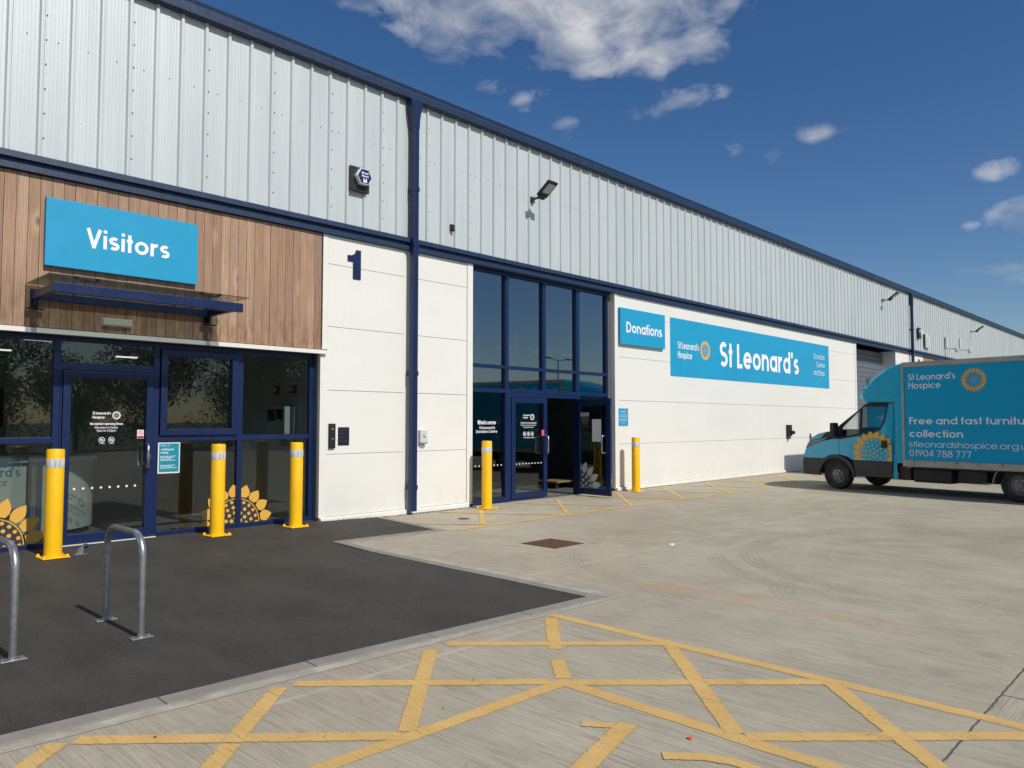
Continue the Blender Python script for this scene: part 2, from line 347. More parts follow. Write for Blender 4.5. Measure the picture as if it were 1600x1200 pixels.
def concrete():
    t = NT('brushed_concrete')
    g = t.n('ShaderNodeNewGeometry'); pos = g.outputs['Position']; sx = t.n('ShaderNodeSeparateXYZ'); t.l(pos, sx.inputs[0]); X, Y = sx.outputs[0], sx.outputs[1]
    def mp(s, r=0):
        m = t.n('ShaderNodeMapping'); m.inputs['Scale'].default_value = s; m.inputs['Rotation'].default_value = (0, 0, r); t.l(pos, m.inputs[0]); return m.outputs[0]
    big = t.noise(mp((1, 1, 1)), .35, 5, .6); mid = t.noise(mp((1, 1, 1)), 2.2, 6, .65); grit = t.noise(mp((1, 1, 1)), 160, 3, .6)
    # broom lines run away from the building on the main slab, along it on the slab past the sawn joint
    sa = t.noise(mp((125, 1.9, 1), R(3)), 1, 6, .72, .0); sb = t.noise(mp((1.9, 125, 1)), 1, 6, .72)
    sa2 = t.noise(mp((22, .9, 1), R(3)), 1, 4, .6); sb2 = t.noise(mp((.9, 22, 1)), 1, 4, .6)
    side = t.m('LESS_THAN', Y, t.m('ADD', -8.84, t.m('MULTIPLY', t.noise(mp((1, 1, 1)), 4, 2), .03)))
    side = t.m('MULTIPLY', side, t.m('GREATER_THAN', X, 4.66))
    def sw(a, b):
        x = t.n('ShaderNodeMix', data_type='FLOAT'); t.l(side, x.inputs[0]); t.l(a, x.inputs[2]); t.l(b, x.inputs[3]); return x.outputs[0]
    st = sw(sa, sb); st2 = sw(sa2, sb2)
    c = t.ramp(big, [(.3, (.365, .322, .236)), (.5, (.435, .388, .288)), (.7, (.495, .448, .342))])
    c = t.mix(t.map(mid, .42, .72, 0, .38), c, (.31, .27, .205, 1))
    c = t.mix(t.map(st2, .45, .68, 0, .2), c, (.27, .235, .18, 1))
    pt = t.map(t.noise(mp((1, 1, 1)), 1.1, 5, .65), .36, .62, .5, 1)
    c = t.mix(t.m('MULTIPLY', t.map(st, .48, .61), pt), c, (.245, .215, .168, 1))
    c = t.mix(t.map(st, .45, .34, 0, .5), c, (.52, .475, .40, 1))
    c = t.mix(t.map(grit, .52, .72, 0, .4), c, (.23, .205, .165, 1))
    g2 = t.noise(mp((1, 1, 1)), 42, 5, .75); c = t.mix(t.map(g2, .55, .75, 0, .38), c, (.25, .22, .175, 1)); c = t.mix(t.map(g2, .42, .28, 0, .35), c, (.58, .53, .44, 1))
    g3 = t.noise(mp((1, 1, 1)), 9, 6, .75); c = t.mix(t.map(g3, .55, .72, 0, .3), c, (.26, .225, .175, 1))
    # faint rusty drift across the yard
    wob = t.m('MULTIPLY', t.m('SUBTRACT', t.noise(mp((1, 1, 1)), .8, 3), .5), .9)
    band = t.map(t.m('ABSOLUTE', t.m('SUBTRACT', t.m('ADD', X, wob), 6.25)), .02, .34, .62, 0)
    band = t.m('MULTIPLY', band, t.m('MULTIPLY', t.m('LESS_THAN', Y, -4.2), t.map(mid, .35, .6)))
    band = t.m('MULTIPLY', band, t.map(t.noise(mp((1, 1, 1)), .5, 2), .4, .6))
    c = t.mix(band, c, (.46, .30, .17, 1))
    # tyre scuffs: arcs of turning wheels
    arcs = [(9.6, -7.7, 2.35, .5), (9.5, -7.6, 2.62, .4), (9.7, -7.9, 1.8, .3), (7.4, -9.7, 1.55, .45), (7.3, -9.8, 1.75, .4), (15.2, -7.0, 3.0, .35), (15.0, -6.8, 3.25, .3),
            (7.3, -7.6, .95, .25), (12.5, -3.9, 1.0, .2), (12.2, -5.4, 1.9, .35), (12.0, -5.5, 2.12, .3), (10.4, -4.1, 1.2, .22), (8.9, -6.5, 2.9, .3), (9.0, -3.9, .8, .22), (14.2, -10.4, 4.4, .3), (14.2, -10.4, 4.66, .3)]
    acc = None
    for cx, cy, r, s in arcs:
        d = t.m('SQRT', t.m('ADD', t.m('POWER', t.m('SUBTRACT', X, cx), 2), t.m('POWER', t.m('SUBTRACT', Y, cy), 2)))
        a = t.map(t.m('ABSOLUTE', t.m('SUBTRACT', t.m('PINGPONG', t.m('ABSOLUTE', t.m('SUBTRACT', d, r)), .06), .03)), .0, .022, s, 0); a = t.m('MULTIPLY', a, t.map(t.m('ABSOLUTE', t.m('SUBTRACT', d, r)), .10, .15, 1, 0)); acc = a if acc is None else t.m('MAXIMUM', acc, a)
    tread = t.map(t.noise(mp((1, 1, 1)), 13, 3), .35, .6, .5, 1)
    acc = t.m('MULTIPLY', t.m('MULTIPLY', acc, t.map(t.noise(mp((1, 1, 1)), .55, 2), .36, .55)), tread)
    acc = t.m('MULTIPLY', acc, 1.2, clamp=True); c = t.mix(acc, c, (.14, .125, .10, 1))
    skid = t.m('MULTIPLY', t.map(t.noise(mp((5.2, .6, 1), R(14)), 1.2, 5, .6), .58, .74, 0, .42), t.map(t.noise(mp((1, 1, 1)), .6, 2), .45, .6))
    c = t.mix(skid, c, (.17, .16, .14, 1))
    # oil spots
    vo = t.n('ShaderNodeTexVoronoi'); vo.inputs['Scale'].default_value = .55; t.l(mp((1, 1, 1)), vo.inputs['Vector'])
    c = t.mix(t.map(vo.outputs['Distance'], .015, .07, .35, 0), c, (.12, .11, .10, 1))
    # saw-cut joints: lines of constant X or Y
    wv = t.m('MULTIPLY', t.m('SUBTRACT', t.noise(mp((1, 1, 1)), 11, 4), .5), .022)
    j1 = t.map(t.m('ABSOLUTE', t.m('SUBTRACT', t.m('ADD', Y, wv), -8.83)), .002, .009, .75, 0); j1 = t.m('MULTIPLY', j1, t.m('GREATER_THAN', X, 3.2))
    j2 = t.map(t.m('ABSOLUTE', t.m('SUBTRACT', t.m('ADD', X, wv), 5.12)), .004, .012, .8, 0); j2 = t.m('MULTIPLY', j2, t.m('LESS_THAN', Y, -8.83))
    dark = t.m('MAXIMUM', j1, j2)
    j3 = t.map(t.m('ABSOLUTE', t.m('SUBTRACT', t.m('ADD', Y, wv), -4.62)), .012, .04, .55, 0); j3 = t.m('MULTIPLY', j3, t.m('GREATER_THAN', X, 5.6))
    j4 = t.map(t.m('ABSOLUTE', t.m('SUBTRACT', t.m('ADD', Y, wv), -5.97)), .008, .028, .6, 0); j4 = t.m('MULTIPLY', j4, t.m('LESS_THAN', X, 4.6))
    jl = t.m('MULTIPLY', t.m('MAXIMUM', j3, j4), t.map(t.noise(mp((1, 1, 1)), 2.6, 4, .6), .38, .62, .1, 1)); c = t.mix(jl, c, (.54, .49, .41, 1))
    c = t.mix(dark, c, (.06, .055, .05, 1))
    t.l(c, t.b.inputs['Base Color']); t.b.inputs['Roughness'].default_value = .85; t.b.inputs['Specular IOR Level'].default_value = .25
    h = t.m('ADD', t.m('MULTIPLY', st, 1.2), t.m('MULTIPLY', grit, .35)); h = t.m('SUBTRACT', h, t.m('MULTIPLY', dark, 2.5))
    t.bump(h, .55, .006)
    return t.mat
m_conc = concrete()

def asphalt():
    t = NT('tarmac')
    v = t.co(kind='World'); grit = t.noise(v, 70, 6, .9); vo = t.n('ShaderNodeTexVoronoi'); vo.inputs['Scale'].default_value = 120; t.l(v, vo.inputs['Vector'])
    mid = t.noise(v, 1.1, 6, .62); rol = t.noise(t.co((1, .25, 1), 'World', (0, 0, R(15))), 2.2, 5, .6)
    c = t.ramp(mid, [(.3, (.034, .031, .027)), (.7, (.056, .051, .043))])
    c = t.mix(t.map(rol, .48, .74, 0, .5), c, (.082, .073, .060, 1))
    c = t.mix(t.map(grit, .52, .72, 0, .8), c, (.16, .148, .128, 1))
    c = t.mix(t.map(vo.outputs['Distance'], .0, .2, .3, 0), c, (.015, .014, .014, 1))
    t.l(c, t.b.inputs['Base Color']); t.b.inputs['Roughness'].default_value = .82; t.b.inputs['Specular IOR Level'].default_value = .3
    t.bump(t.m('ADD', grit, vo.outputs['Distance']), .5, .004); return t.mat
m_asph = asphalt()
def kerbm():
    t = NT('concrete_edging'); v = t.co(kind='World'); n1 = t.noise(v, 3, 6, .7); g = t.noise(v, 150, 3)
    oi = t.n('ShaderNodeObjectInfo')
    c = t.ramp(n1, [(.3, (.185, .165, .138)), (.7, (.28, .252, .212))]); c = t.mix(t.map(oi.outputs['Random'], 0, 1, 0, .25), c, (.36, .34, .30, 1))
    c = t.mix(t.map(g, .5, .8, 0, .4), c, (.14, .13, .12, 1))
    t.l(c, t.b.inputs['Base Color']); t.b.inputs['Roughness'].default_value = .85; t.bump(g, .3, .004); return t.mat
m_kerb = kerbm()
def yellowline():
    t = NT('yellow_road_paint'); v = t.co(kind='World')
    n1 = t.noise(v, 3, 6, .7); st = t.noise(t.co((70, 1.5, 1), 'World'), 1, 4, .6); g = t.noise(v, 60, 4, .7)
    c = t.ramp(n1, [(.3, (.56, .35, .105)), (.7, (.67, .435, .155))]); c = t.mix(t.map(st, .5, .72, 0, .35), c, (.40, .29, .15, 1)); c = t.mix(t.map(g, .55, .75, 0, .3), c, (.38, .28, .16, 1))
    t.l(c, t.b.inputs['Base Color']); t.b.inputs['Roughness'].default_value = .8
    w = t.m('ADD', t.m('MULTIPLY', st, .55), t.m('MULTIPLY', g, .45)); a = t.map(w, .56, .66, 1, .5)
    a = t.m('MULTIPLY', a, t.map(t.noise(v, 2.2, 6, .75), .60, .72, 1, .5))
    uv = t.n('ShaderNodeUVMap'); su = t.n('ShaderNodeSeparateXYZ'); t.l(uv.outputs[0], su.inputs[0])
    ed = t.m('SUBTRACT', .5, t.m('ABSOLUTE', t.m('SUBTRACT', su.outputs[0], .5)))
    ed = t.m('ADD', ed, t.m('MULTIPLY', t.m('SUBTRACT', t.m('ADD', t.m('MULTIPLY', g, .5), t.m('MULTIPLY', t.noise(t.co((40, 4, 1), 'World'), 1, 4, .7), .5)), .5), .55))
    a = t.m('MULTIPLY', a, t.map(ed, .02, .09)); t.l(a, t.b.inputs['Alpha']); t.bump(t.m('ADD', st, g), .3, .003); return t.mat
m_line = yellowline()
def rustm():
    t = NT('rusty_cast_iron'); v = t.co(kind='World'); n = t.noise(v, 14, 6, .7)
    t.l(t.ramp(n, [(.3, (.085, .035, .022)), (.7, (.17, .075, .045))]), t.b.inputs['Base Color']); t.b.inputs['Roughness'].default_value = .75
    ch = t.n('ShaderNodeTexChecker'); ch.inputs['Scale'].default_value = 32; t.l(v, ch.inputs['Vector']); t.bump(t.m('ADD', n, ch.outputs['Fac']), .5, .006); return t.mat
m_rust = rustm()
def grassm():
    t = NT('rough_grass'); v = t.co(kind='World')
    t.l(t.ramp(t.noise(v, 2, 8, .7), [(.3, (.035, .055, .02)), (.7, (.08, .10, .04))]), t.b.inputs['Base Color']); t.b.inputs['Roughness'].default_value = .9; return t.mat
m_grass = grassm()
def leafm():
    t = NT('tree_leaves'); v = t.co(kind='World')
    t.l(t.ramp(t.noise(v, 1.4, 5, .7), [(.3, (.025, .045, .015)), (.7, (.07, .10, .03))]), t.b.inputs['Base Color']); t.b.inputs['Roughness'].default_value = .6; return t.mat
m_leaf = leafm()
m_bark = paint('bark', (.09, .07, .05, 1), .9, var=.3, scale=8, bump=.6)
def reflm():
    t = NT('reflective_band'); v = t.co(); st = t.noise(t.co((1, 1, .05)), 45, 2)
    t.l(t.ramp(st, [(.35, (.42, .43, .44)), (.65, (.78, .78, .76))]), t.b.inputs['Base Color']); t.b.inputs['Roughness'].default_value = .35; return t.mat
m_refl = reflm()
def emit(name, c, s):
    t = NT(name); t.b.inputs['Emission Color'].default_value = c; t.b.inputs['Emission Strength'].default_value = s; return t.mat
m_led = emit('ceiling_light_panel', (1, .98, .93, 1), 1.6)

# ------------------------------------------------------------------ stroke lettering (geometric sans)
def arc(cx, cy, rx, ry, a0, a1, n=None):
    n = n or max(4, int(abs(a1-a0)/14)); return [(cx+rx*math.cos(R(a0+(a1-a0)*i/n)), cy+ry*math.sin(R(a0+(a1-a0)*i/n))) for i in range(n+1)]
XH = .72
def glyph(ch, w):
    h = w/2; r = XH/2-h; cy = XH/2; D = 2*r+w; O = arc(r+h, cy, r, r, 0, 360, 26); cx = r+h
    top = 1-h; rn = .24; nw = 2*rn
    if ch == 'o': return [O], D
    if ch == 'a': return [O, [(2*r+h, XH), (2*r+h, 0)]], D
    if ch == 'd': return [O, [(2*r+h, 1), (2*r+h, 0)]], D
    if ch == 'b': return [O, [(h, 1), (h, 0)]], D
    if ch == 'p': return [O, [(h, XH), (h, -.28)]], D
    if ch == 'q': return [O, [(2*r+h, XH), (2*r+h, -.28)]], D
    if ch == 'g': return [O, [(2*r+h, XH), (2*r+h, -.02)]+arc(cx, -.02, r, .27-h, 0, -155)], D
    if ch == 'c': return [arc(cx, cy, r, r, 48, 312)], D*.9
    if ch == 'e': return [[(h, cy)]+[(2*r+h, cy)]+arc(cx, cy, r, r, 0, 318)], D
    if ch == 'l': return [[(h, 1), (h, 0)]], w
    if ch == 'i': return [[(h, XH), (h, 0)], ('dot', h, .93, h*1.12)], w
    if ch == "'": return [[(h, 1), (h*.9, .74)]], w
    if ch == '.': return [('dot', h, h, h*1.05)], w
    if ch == ',': return [[(h, w), (h*.4, -.12)]], w
    if ch == '-': return [[(0, .36), (.3, .36)]], .3
    if ch in 'nh': return [[(h, XH if ch == 'n' else 1), (h, 0)], arc(h+rn, XH-h-rn, rn, rn, 180, 0)+[(h+nw, 0)]], nw+w
    if ch == 'm': return [[(h, XH), (h, 0)], arc(h+.2, XH-h-.2, .2, .2, 180, 0)+[(h+.4, 0)], arc(h+.6, XH-h-.2, .2, .2, 180, 0)+[(h+.8, 0)]], .8+w
    if ch == 'u': return [[(h, XH)]+arc(h+rn, h+rn, rn, rn, 180, 360)+[(h+nw, XH)], [(h+nw, XH), (h+nw, 0)]], nw+w
    if ch == 'r': return [[(h, XH), (h, 0)], arc(h+.24, XH-h-.26, .24, .26, 180, 75)], .24+w
    if ch == 't': return [[(.15, .97), (.15, 0)], [(0, XH-h), (.31, XH-h)]], .31
    if ch == 'f': return [[(.13, 0), (.13, .8)]+arc(.13+.15, .8, .15, top-.8, 180, 95), [(0, XH-h), (.29, XH-h)]], .3
    if ch == 'j': return [[(h, XH), (h, -.28)], ('dot', h, .93, h*1.12)], w
    if ch == 'k': return [[(h, 1), (h, 0)], [(.42, XH), (h*1.2, .36)], [(.17, .42), (.46, 0)]], .47
    if ch == 's':
        q = (XH-w)/4; rx = .17
        return [arc(rx+h, XH-h-q, rx, q, 40, 270)+arc(rx+h, h+q, rx*1.05, q, 90, -140)], 2*rx+w
    if ch == 'v': return [[(h*.7, XH), (.27, h*.3), (.54-h*.7, XH)]], .54
    if ch == 'y': return [[(h*.7, XH), (.28, 0)], [(.56-h*.7, XH), (.16, -.28)]], .56
    if ch == 'w': return [[(h*.7, XH), (.22, 0), (.42, XH*.95), (.62, 0), (.84-h*.7, XH)]], .84
    if ch == 'z': return [[(0, XH-h), (.4, XH-h), (h, h), (.42, h)]], .42
    if ch == 'A': return [[(h*.6, 0), (.36, 1-h*.6), (.72-h*.6, 0)], [(.14, .3), (.58, .3)]], .72
    if ch == 'C': return [arc(.5-h*0, .5, .5-h, .5-h, 42, 318)], .86
    if ch == 'D': return [[(h, 0), (h, 1)], [(h, top), (.3, top)]+arc(.3, .5, .5-h, .5-h, 90, -90)+[(h, h)]], .8
    if ch == 'F': return [[(h, 0), (h, 1)], [(h, top), (.46, top)], [(h, .53), (.44, .53)]], .46
    if ch == 'H': return [[(h, 0), (h, 1)], [(.62, 0), (.62, 1)], [(h, .54), (.62, .54)]], .62+h
    if ch == 'L': return [[(h, 1), (h, 0)], [(h, h), (.44, h)]], .44
    if ch == 'M': return [[(h, 0), (h, 1)], [(h, .97), (.42, .1), (.84-h, .97)], [(.84-h, 1), (.84-h, 0)]], .84
    if ch == 'P': return [[(h, 0), (h, 1)], [(h, top), (.3, top)]+arc(.3, .75-h*.5, .22-h*.4, .25-h*.5, 90, -90)+[(h, .5)]], .52
    if ch == 'R': return [[(h, 0), (h, 1)], [(h, top), (.3, top)]+arc(.3, .75-h*.5, .22-h*.4, .25-h*.5, 90, -90)+[(h, .5)], [(.24, .5), (.52, 0)]], .54
    if ch == 'S':
        q = (1-w)/4; rx = .21
        return [arc(rx+h, 1-h-q, rx, q, 35, 270)+arc(rx+h, h+q, rx*1.06, q, 90, -145)], 2*rx+w
    if ch == 'V': return [[(h*.7, 1), (.35, h*.3), (.70-h*.7, 1)]], .70
    if ch == 'W': return [[(h*.7, 1), (.26, 0), (.5, .97), (.74, 0), (1.0-h*.7, 1)]], 1.0
    if ch == '0': return [arc(.28, .5, .28-h, .5-h, 0, 360, 24)], .56
    if ch == '1': return [[(.22, 0), (.22, 1)], [(.22, 1-h), (.06, 1-h)]], .26+h
    if ch == '2': return [arc(.27, 1-.27, .27-h, .27-h, 170, -35)+[(h*1.2, h), (.54, h)]], .54
    if ch == '3': return [arc(.26, .74, .22-h*.3, .26-h, 150, -90), arc(.26, .26+h*.5, .25-h*.3, .26-h*.5, 90, -150)], .54
    if ch == '4': return [[(.42, 0), (.42, 1), (.03, .25), (.56, .25)]], .56
    if ch == '7': return [[(0, 1-h), (.5-h, 1-h), (.16, 0)]], .52
    if ch == '8': return [arc(.28, .76-h*.2, .2-h*.3, .24-h*.8, 0, 360, 18), arc(.28, .27, .26-h*.5, .27-h*.6, 0, 360, 20)], .56
    if ch == '9': return [arc(.28, 1-.30, .27-h*.6, .30-h*.8, 0, 360, 20), [(.53-h*.3, .62), (.2, 0)]], .56
    return [], .3
def split_strokes(st, w):
    """cut every stroke at its sharp corners, so that no ribbon folds over itself"""
    out = []
    for s in st:
        if s[0] == 'dot': out.append(s); continue
        s = [p for i, p in enumerate(s) if i == 0 or (Vector(p)-Vector(s[i-1])).length > 1e-5]
        run = [s[0]]
        for i in range(1, len(s)-1):
            a, b, c = Vector(s[i-1]), Vector(s[i]), Vector(s[i+1]); d1, d2 = (b-a), (c-b)
            run.append(s[i])
            if d1.length > 1e-6 and d2.length > 1e-6 and d1.angle(d2) > R(38):
                run[-1] = tuple(b+d1.normalized()*w*.32); out.append(run); run = [tuple(b-d2.normalized()*w*.32)]
        run.append(s[-1]); out.append(run)
    return out
def ribbon(mb, pts, w, fn, off):
    closed = len(pts) > 3 and (Vector(pts[0])-Vector(pts[-1])).length < 1e-5
    L = []; n = len(pts)
    for i in range(n):
        p = Vector(pts[i])
        a = Vector(pts[i-1 if i else (n-2 if closed else 0)]); b = Vector(pts[i+1 if i < n-1 else (1 if closed else n-1)])
        d1 = (p-a); d2 = (b-p)
        if d1.length < 1e-7: d1 = d2
        if d2.length < 1e-7: d2 = d1
        d1 = d1.normalized(); d2 = d2.normalized()
        n1 = Vector((-d1.y, d1.x)); n2 = Vector((-d2.y, d2.x)); m = n1+n2
        if m.length < .2: m = n1
        m.normalize(); k = min(1/max(m.dot(n1), .42), 1.9)
        L.append((p+m*w/2*k, p-m*w/2*k))
    vs = [fn(q.x, q.y, off) for ab in L for q in ab]
    mb.add(vs, [(2*i, 2*i+1, 2*i+3, 2*i+2) for i in range(n-1)])
def lettering(txt, org, U, N, width, cap, wt, mat, parent, name='lettering', gap=.10, align='l', space=.28, build=True):
    """one line of lettering; org = left end of the baseline (right end if align r, middle if c); U runs to the right, N out of the face"""
    U = Vector(U).normalized(); N = Vector(N).normalized(); V = N.cross(U); org = Vector(org)
    x = 0; gl = []
    for ch in txt:
        if ch == ' ': x += space; continue
        st, adv = glyph(ch, wt); gl.append((x, st)); x += adv+gap
    x -= gap; sx = (width/(x*cap)) if width else 1.0; tot = x*cap*sx
    sh = {'l': 0, 'r': -tot, 'c': -tot/2}[align]
    mb = MB(); k = 0
    for gx, st in gl:
        for s in split_strokes(st, wt):
            k += 1; e = .0015+.0003*(k % 7)
            if s[0] == 'dot':
                P = [org+U*(sh+(gx+s[1]+s[3]*math.cos(q*math.pi/8))*cap*sx)+V*((s[2]+s[3]*math.sin(q*math.pi/8))*cap)+N*e for q in range(16)]
                mb.add(P, [tuple(range(16))]); continue
            ribbon(mb, [((gx+a)*cap, b*cap) for a, b in s], wt*cap, lambda a, b, o: org+U*(sh+a*sx)+V*b+N*o, e)
    return mb.build(name, mat, parent, recalc=False) if build else mb
def clip_poly(P, axis, val, keep_less):
    o = []
    for i in range(len(P)):
        a, b = P[i], P[(i+1) % len(P)]
        ia = (a[axis] <= val) if keep_less else (a[axis] >= val); ib = (b[axis] <= val) if keep_less else (b[axis] >= val)
        if ia: o.append(a)
        if ia != ib:
            t = (val-a[axis])/(b[axis]-a[axis]); o.append((a[0]+(b[0]-a[0])*t, a[1]+(b[1]-a[1])*t))
    return o
def sunflower(c, U, N, Rr, parent, m_pet, m_dot, m_disc=None, npet=20, clips=(), ry=1.0, disc=.62, rot=0, dots=(1, 6, 12, 17), dr=.055, ring=True):
    U = Vector(U).normalized(); N = Vector(N).normalized(); V = N.cross(U); c = Vector(c)
    P = lambda a, b, o: c+U*a+V*(b*ry)+N*o
    def put(mb, poly, o):
        for ax, val, less in clips:
            poly = clip_poly(poly, ax, val, less)
            if len(poly) < 3: return
        mb.add([P(a, b, o) for a, b in poly], [tuple(range(len(poly)))])
    mb = MB(); rd = Rr*disc
    for k in range(npet):
        a = 2*math.pi*(k+rot)/npet; hw = math.pi/npet*1.04; pts = []
        for s in (-1, 1):
            seq = [(0, .55), (.25, .95), (.5, 1.0), (.75, .62), (1, 0)]
            seq = seq if s < 0 else seq[::-1][1:]
            for q, ww in seq:
                rr = rd*1.06+(Rr-rd*1.06)*q; aa = a+s*hw*ww*(rd*1.15/rr); pts.append((rr*math.cos(aa), rr*math.sin(aa)))
        put(mb, pts, .0012)
    mb.build('petals', m_pet, parent, recalc=False)
    if m_disc:
        mb = MB(); put(mb, [(rd*math.cos(i*math.pi/20), rd*math.sin(i*math.pi/20)) for i in range(40)], .0010); mb.build('disc', m_disc, parent, recalc=False)
    mb = MB(); i = 0; rings = len(dots)
    for j, cnt in enumerate(dots):
        rr = rd*.86*j/max(1, rings-1)
        for k in range(cnt):
            a = 2*math.pi*(k+.5*(j % 2))/cnt; d = Rr*dr*(1.15-.05*j)
            put(mb, [(rr*math.cos(a)+d*math.cos(q*math.pi/5), rr*math.sin(a)+d*math.sin(q*math.pi/5)) for q in range(10)], .0022)
    if mb.v: tag(mb.build('seed_dots', m_dot, parent, recalc=False), kind='stuff')
    if ring:
        mb = MB()
        for i in range(40):
            a, b = 2*math.pi*i/40, 2*math.pi*(i+1)/40
            put(mb, [(rd*math.cos(a), rd*math.sin(a)), (rd*math.cos(b), rd*math.sin(b)), (rd*.965*math.cos(b), rd*.965*math.sin(b)), (rd*.965*math.cos(a), rd*.965*math.sin(a))], .0019)
        if mb.v: mb.build('disc_ring', m_pet, parent, recalc=False)
FU, FN = (1, 0, 0), (0, -1, 0)      # lettering on anything that faces away from the front wall

# ------------------------------------------------------------------ ground
def gz(x, y):
    A = .09 if x < 6 else (.045 if x > 7.5 else .09-.045*(x-6)/1.5)
    return A*min(max((y+2)/1.8, 0), 1)
def conc_ground():
    xs = [-40, -20, -8, -2, 2, 4, 6, 6.375, 6.75, 7.125, 7.5, 10, 16, 24, 34, 60, 110]; ys = [-34, -20, -10, -6, -2, -1.1, -.2, .3]
    mb = MB(); mb.grid([[(x, y, gz(x, y)) for x in xs] for y in ys])
    return tag(mb.build('concrete_yard', m_conc, recalc=False), kind='structure')
conc_ground()
mb = MB(); mb.add([(-900, -900, -.06), (900, -900, -.06), (900, 900, -.06), (-900, 900, -.06)], [(0, 1, 2, 3)])
tag(mb.build('ground', m_grass), kind='structure')
# tarmac apron: z follows gz(), laid 4 mm above the concrete
def sheet(poly, name, mat, dz, parent=None, kind=None, step=.5):
    me = bpy.data.meshes.new(name); bm = bmesh.new()
    f = bm.faces.new([bm.verts.new((x, y, 0)) for x, y in poly])
    x0, x1 = min(p[0] for p in poly), max(p[0] for p in poly)
    for yv in (-2, -1.7, -1.4, -1.1, -.8, -.5, -.2):
        bmesh.ops.bisect_plane(bm, geom=bm.verts[:]+bm.edges[:]+bm.faces[:], plane_co=(0, yv, 0), plane_no=(0, 1, 0))
    for xv in (6, 6.375, 6.75, 7.125, 7.5):
        if x0 < xv < x1: bmesh.ops.bisect_plane(bm, geom=bm.verts[:]+bm.edges[:]+bm.faces[:], plane_co=(xv, 0, 0), plane_no=(1, 0, 0))
    bmesh.ops.triangulate(bm, faces=bm.faces[:])
    for v in bm.verts: v.co.z = gz(v.co.x, v.co.y)+dz
    bmesh.ops.recalc_face_normals(bm, faces=bm.faces)
    for fc in bm.faces:
        if fc.normal.z < 0: fc.normal_flip()
    bm.to_mesh(me); bm.free(); me.materials.append(mat)
    o = bpy.data.objects.new(name, me); COL.objects.link(o); o.parent = parent
    if kind: o['kind'] = kind
    return o
tarmac = sheet([(-12, -4.95), (-4, -5.22), (1.04, -5.41), (2.7, -5.46), (5.40, -5.64), (5.50, -1.50), (7.12, -1.56), (7.19, -.02), (6.2, -.02), (6.2, .3), (-12, .3)], 'tarmac_apron', m_asph, .004, kind='structure')
edging = tag(empty('concrete_edging', (0, 0, 0)), kind='structure')
def kerb_run(a, b, w, n, offs=1):
    """flush edging blocks from a to b, each its own block, w wide to the right of the run"""
    a, b = Vector(a), Vector(b); d = (b-a); L = d.length; d.normalize(); nn = Vector((d.y, -d.x))*offs
    for i in range(n):
        s0, s1 = L*i/n+.004, L*(i+1)/n-.004; j = random.uniform(0, .003)
        P = [a+d*s0, a+d*s1, a+d*s1+nn*w, a+d*s0+nn*w]
        mbk = MB(); top = [(p.x, p.y, gz(p.x, p.y)+.009+j) for p in P]; bot = [(x, y, z-.05) for x, y, z in top]
        mbk.add(bot+top, [(0, 3, 2, 1), (4, 5, 6, 7), (0, 1, 5, 4), (1, 2, 6, 5), (2, 3, 7, 6), (3, 0, 4, 7)])
        mbk.build('kerb_block', m_kerb, edging, bevel=.003)
kerb_run((5.53, -5.65), (2.7, -5.46), .135, 3, -1)
kerb_run((2.7, -5.46), (-.06, -5.37), .135, 3, -1)
kerb_run((-.06, -5.37), (-6, -5.16), .135, 6, -1)
kerb_run((5.39, -5.64), (5.49, -1.51), .12, 5, 1)
kerb_run((5.49, -1.50), (7.25, -1.56), .12, 2, 1)
kerb_run((7.13, -1.56), (7.20, -.05), .11, 2, 1)
# pale cement haunching strip beside the edging
m_haunch = paint('cement_fillet', (.38, .35, .29, 1), .85, var=.25, scale=5, bump=.4, dirt=.5)
sheet([(-6, -5.30), (2.7, -5.60), (5.66, -5.79), (5.76, -5.86), (2.7, -5.70), (-6, -5.37)], 'cement_strip', m_haunch, .003, kind='structure')
sheet([(5.63, -1.64), (5.72, -1.66), (5.66, -5.79), (5.53, -5.79)], 'cement_strip', m_haunch, .0022, kind='structure')
sheet([(5.63, -1.62), (7.3, -1.68), (7.3, -1.71), (5.72, -1.67)], 'cement_strip', m_haunch, .0022, kind='structure')

# yellow hatching, each stroke a strip with slightly ragged edges
marks = tag(empty('yellow_hatching', (0, 0, 0)), kind='structure')
mk = [0]
def stroke(pts, w=.112, rag=.003):
    mk[0] += 1; dz = .0022+.00011*mk[0]
    pts = [Vector(p) for p in pts]; Q = []
    for a, b in zip(pts, pts[1:]):
        n = max(1, int((b-a).length/.06)); Q += [a+(b-a)*i/n for i in range(n)]
    Q.append(pts[-1]); mb = MB(); rows = []
    for i, p in enumerate(Q):
        t = (Q[min(i+1, len(Q)-1)]-Q[max(i-1, 0)]).normalized(); n = Vector((-t.y, t.x))
        a = p+n*(w/2+random.uniform(-rag, rag)); b = p-n*(w/2+random.uniform(-rag, rag))
        rows.append([(a.x, a.y, gz(a.x, a.y)+dz), (b.x, b.y, gz(b.x, b.y)+dz)])
    mb.grid(rows); o = mb.build('painted_line', m_line, marks, recalc=False)
    uvl = o.data.uv_layers.new(name='across'); uvl.data.foreach_set('uv', [c for lo in o.data.loops for c in (float(lo.vertex_index % 2), .0)])
